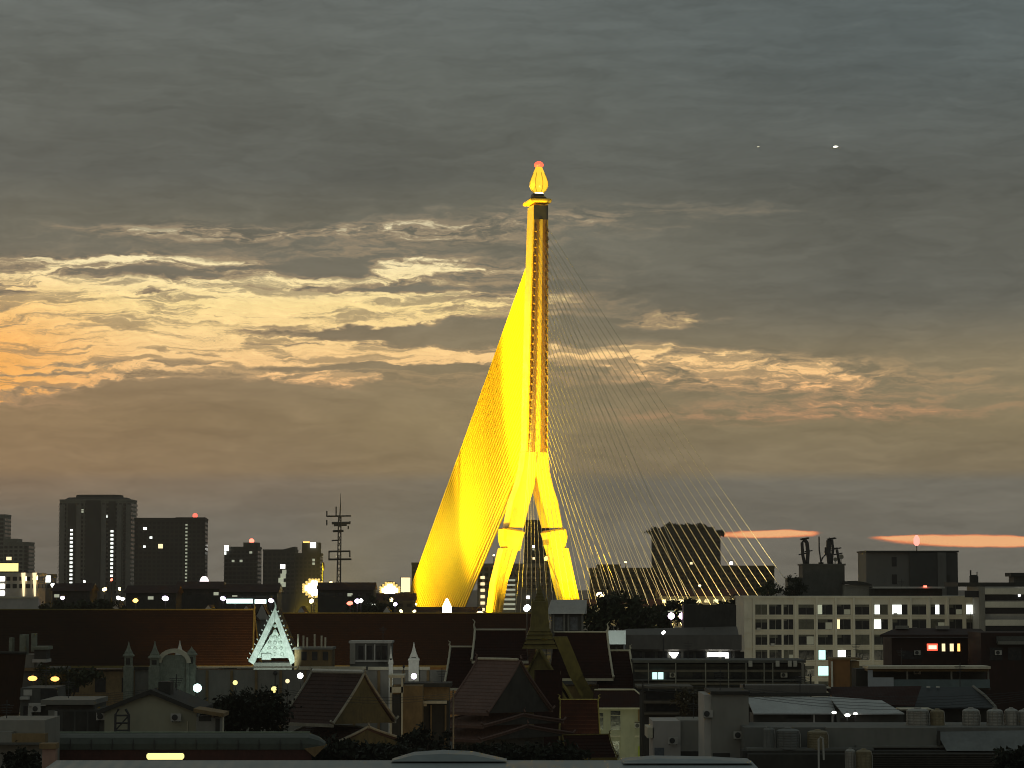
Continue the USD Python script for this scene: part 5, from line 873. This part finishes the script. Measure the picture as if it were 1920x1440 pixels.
f.box('wall', M('deck_grey', (.17, .17, .155), .85, .2, .3), 1402, 1990, 1368, None, 4, 14); f.box('parapet', M('deck_grey2', (.20, .20, .18), .85, .2, .3), 1556, 1764, 1367, 1404, 2.6, 4); f.box('lower_wall', SOOT, 1392, 1990, 1408, None, 0, 2.6); f.box('ledge', M('deck_grey2', (0, 0, 0)), 1610, 1860, 1400, 1404, 1.8, 2.7)
B().loft([[(f.X(1775), 0, f.Z(1408)), (f.X(1990), 0, f.Z(1410)), (f.X(1990), 0, f.Z(1412)), (f.X(1775), 0, f.Z(1410))], [(f.X(1766), 3.6, f.Z(1376)), (f.X(1990), 3.6, f.Z(1372)), (f.X(1990), 3.8, f.Z(1373)), (f.X(1766), 3.8, f.Z(1377))]]).build('roof_slope', M('dull_metal', (.16, .17, .165), .6, .3, .4, ribs=('x', .6)), f.o)
f.box('front_wall', M('sooty_front', (.045, .042, .035), .85, .4, .6), 1400, 1990, 1412, None, -2, 0); f.box('beam', M('deck_grey', (0, 0, 0)), 1402, 1640, 1404, 1408, .6, 2.7); f.box('post', SOOT, 1763, 1768, 1372, 1400, 1.6, 2.0)
for i in range(7): f.box('rail', M('sooty_rail', (.07, .065, .055), .8, .3, 1), 1600, 1990, 1411 + i * 4.2, 1412.4 + i * 4.2, -2.2, -2)
def tank(label, x0, x1, yt, yb, d, mat):
    f = F('ribbed_water_tank', label, 'water tank', (x0 + x1) / 2, d, 0, (yt + yb) / 2, 'ribbed water tanks on the roofs', z=at(960, yb, d)[2])
    r = (x1 - x0) * d / FPX / 2; h = f.Z(yt)
    pf = [(r * .96, 0)]; n = 7
    for i in range(n):
        z = h * .9 * i / n; pf += [(r * .97, z + .02), (r, z + h * .03), (r, z + h * .085), (r * .97, z + h * .10)]
    B().lathe(pf + [(r * .99, h * .9), (r * .8, h * .96), (r * .3, h)], (0, 0, 0), 20).build('drum', mat, f.o, smooth=30)
    B().lathe([(r * .32, h * .98), (r * .32, h * 1.03), (r * .28, h * 1.045)], (0, 0, 0), 12).build('lid', mat, f.o)
    for k in range(9):
        a = k * 2 * math.pi / 9; B().tube([(r * 1.02 * math.cos(a), r * 1.02 * math.sin(a), .02), (r * 1.02 * math.cos(a), r * 1.02 * math.sin(a), h * .9)], .035, 4).build('stay', mat, f.o)
    B().tube([(r * 1.05, -r * .3, 0), (r * 1.05, -r * .3, h * .7), (r * .9, -r * .2, h * .93)], .04, 5).build('pipe', LGREY, f.o)
TK1, TK2, TK3 = M('steel_tank', (.34, .33, .30), .35, .2, 1, metallic=.5), M('grey_tank', (.17, .175, .165), .6, .2, 1), M('tan_tank', (.24, .20, .12), .55, .25, 1)
for r in (('slim grey tank, leftmost, beside the grey block', 1431, 1452, 1364, 1405, 263.5, TK2), ('fat grey tank second from left on the deck', 1456, 1499, 1366, 1405, 263.5, TK2), ('tan tank third from left on the deck', 1514, 1552, 1369, 1405, 263.5, TK3), ('big steel tank standing right of the slanting roof', 1700, 1741, 1328, 1368, 270, TK1), ('tan tank touching the big steel tank', 1745, 1770, 1330, 1368, 270, TK3), ('steel tank standing alone with a bright left edge', 1805, 1836, 1328, 1371, 270, TK1),
          ('steel tank, left of the rightmost three', 1851, 1880, 1329, 1372, 270, TK1), ('steel tank, middle of the rightmost three', 1884, 1908, 1328, 1372, 270, TK1), ('steel tank cut by the right edge', 1909, 1935, 1330, 1372, 270, TK1), ('slim tank low down at the bottom edge, left of a pair', 1585, 1603, 1404, 1446, 255, TK1), ('tan tank low down at the bottom edge, right of a pair', 1605, 1634, 1405, 1446, 255, TK3)): tank(*r)
for lab, x, y0, y1 in (('bent white vent pipe in front of the tan tank', 1538, 1382, 1425),):
    f = F('vent_pipe', lab, 'pipe', x, 258, 0, 1400); B().tube([(f.X(1535), 0, 0), (f.X(1535), 0, f.Z(1386)), (f.X(1538), 0, f.Z(1382)), (f.X(1543), 0, f.Z(1384)), (f.X(1544.5), 0, f.Z(1425))], .1, 6).build('pipe', LGREY, f.o)
for lab, x, y, mat, s, d in (('teal glowing lamp on the precinct wall above the beige gable', 370, 1290, L_TEAL, 8, 432), ('yellow white lamp right of the clipped tree', 514, 1293, W_YEL, 6, 420), ('bluish lamp left of the dark mauve hall ridge', 563, 1267, L_WHITE, 5.5, 425), ('small curved warm lamp left of the bluish lamp', 539, 1277, W_WARM, 4, 425), ('lilac white lamp below the glowing chedi', 776, 1268, L_VIO, 5.5, 425), ('small yellow lamp pair over the clipped tree', 441, 1280, W_YEL, 4.5, 425)):
    f = F('wall_lamp', lab, 'lamp', x, d, 0, y); R_ = s * d / FPX
    m = trimesh.creation.icosphere(2, R_); m.apply_scale((1, .8, 1.0)); m.apply_translation((0, 0, f.Z(y))); B().tm(m).build('globe', mat, f.o); B().tube([(0, .5, 0), (0, .5, f.Z(y) + .5), (0, 0, f.Z(y) + .3)], .06, 5).build('bracket', DARK, f.o)
beam_lamp('street lamp warming the temple front and its roofs', 925, 1405, 318, at(1000, 1240, 400), 650, 75, (1, .75, .4), None, .2, 'street_light')
beam_lamp('street lamp lighting the yellow green gate house', 1175, 1430, 372, at(1165, 1370, 400), 900, 70, (.95, 1, .6), None, .2, 'street_light')

# ------------------------------------------------------------------ clutter on the roofs: aerials, air conditioners, wires
AERIALS = [('on the beige gabled house', 330, 1312, 272, 2.6), ('on the grey shed left of the beige gable', 128, 1312, 270, 2.2), ('on the tall grey wall block', 1350, 1297, 272, 2.4), ('on the corrugated shed by the grey block', 1500, 1302, 305, 2.4), ('on the teal roofed house', 1800, 1290, 341, 3.2), ('on the canopied terrace', 1690, 1249, 384, 2.6), ('on the dark house of balconies', 1290, 1238, 416, 3.0), ('on the orange brown wall block', 1605, 1236, 404, 2.6), ('on the red lit house', 1820, 1182, 436, 3.0), ('on the pale panelled house', 1300, 1351, 290, 2.2), ('on the left terrace', 86, 1290, 305, 2.4), ('on the left wall block', 12, 1352, 230, 1.8), ('on the dormer house', 718, 1202, 450, 2.6), ('on the kiosk between the slanted halls', 828, 1281, 354, 2.0), ('on the white hotel, right half', 1690, 1118, 530, 3.4), ('on the grey roof slab under the violet lamps', 1320, 1180, 488, 3.0)]
for i, (lab, x, y, d_, h) in enumerate(AERIALS):
    z = at(x, y, d_)[2]; f = F('tv_aerial', 'thin television aerial standing ' + lab, 'aerial', x, d_, rnd.uniform(-.5, .5), y, 'television aerials on the roofs', z=z - .3)
    B().tube([(0, 0, 0), (.03, 0, h + .3)], .045, 5).build('mast', DARK, f.o)
    b = B()
    for k in range(4): b.tube([(-.7 + .1 * k, 0, h - .15 - k * .22), (.7 - .1 * k, 0, h - .15 - k * .22)], .03, 4)
    b.tube([(0, -.5, h - .1), (0, .5, h - .1)], .03, 4); b.build('elements', DARK, f.o)
COND = [('on the left wall of the tall grey block', 1327, 1345, 270.0), ('low on the tall grey block', 1385, 1385, 269.4), ('on the pale panelled house', 1262, 1395, 284.4), ('on the grey shed by the beige gable', 190, 1350, 265.4), ('on the beige gable wall', 330, 1352, 261.4), ('on the gate house side', 1196, 1365, 399.2), ('on the left terrace wall', 68, 1335, 299.4), ('under the canopied terrace', 1720, 1264, 383.6), ('on the dark balcony house, left', 1262, 1270, 411.0), ('on the dark balcony house, right', 1470, 1270, 411.0), ('on the black mass at the right edge', 1872, 1228, 414.4), ('on the red lit house', 1720, 1228, 429.4)]
for lab, x, y, d_ in COND:
    z = at(x, y, d_)[2]; f = F('air_conditioner', 'pale air conditioner box hanging ' + lab, 'air conditioner', x, d_, 0, y, 'air conditioners on the walls', z=z)
    B().box(-.5, .5, -.18, .2, 0, .72).build('casing', LGREY, f.o); B().lathe([(.30, 0), (.30, .04), (.26, .05)], (0, 0, 0), 12)
    b = B().lathe([(.30, 0), (.30, .03), (.05, .04)], (0, 0, 0), 12); b.v = [v[:, [0, 2, 1]] * (1, -1, 1) + np.array([-.1, -.185, .36]) for v in b.v]; b.build('fan_grille', DARK, f.o)
    for s in (-.35, .35): B().box(s - .03, s + .03, -.18, .42, -.08, 0).build('bracket', DARK, f.o)
WIRES = [('sagging black wires in front of the shrine house and red roof', (-20, 1298, 392), (330, 1286, 400), 5), ('sagging black wires before the dark balcony house', (1205, 1283, 352), (1520, 1268, 380), 4), ('sagging black wires over the pale corrugated sheds', (1395, 1290, 285), (1930, 1296, 300), 5), ('thin wires between the clipped tree and the kiosk', (520, 1290, 318), (850, 1300, 326), 3)]
for lab, p, q, n in WIRES:
    f = thing('overhead_wires', lab, 'wires', (0, 0, 0))
    A, Z = at(*p), at(*q)
    for k in range(n):
        B().tube([A * (1 - t) + Z * t + np.array([0, 0, -k * .22 - 3.2 * t * (1 - t) * (1 + .15 * k)]) for t in np.linspace(0, 1, 14)], .022, 4).build('wire', DARK, f)
    for e in (A, Z): B().tube([(e[0], e[1], 0), (e[0], e[1], e[2] + .4)], .12, 6).build('pole', SOOT, f); B().box(e[0] - .08, e[0] + .08, e[1] - .8, e[1] + .8, e[2] - .1, e[2] + .05).build('cross_arm', DARK, f)
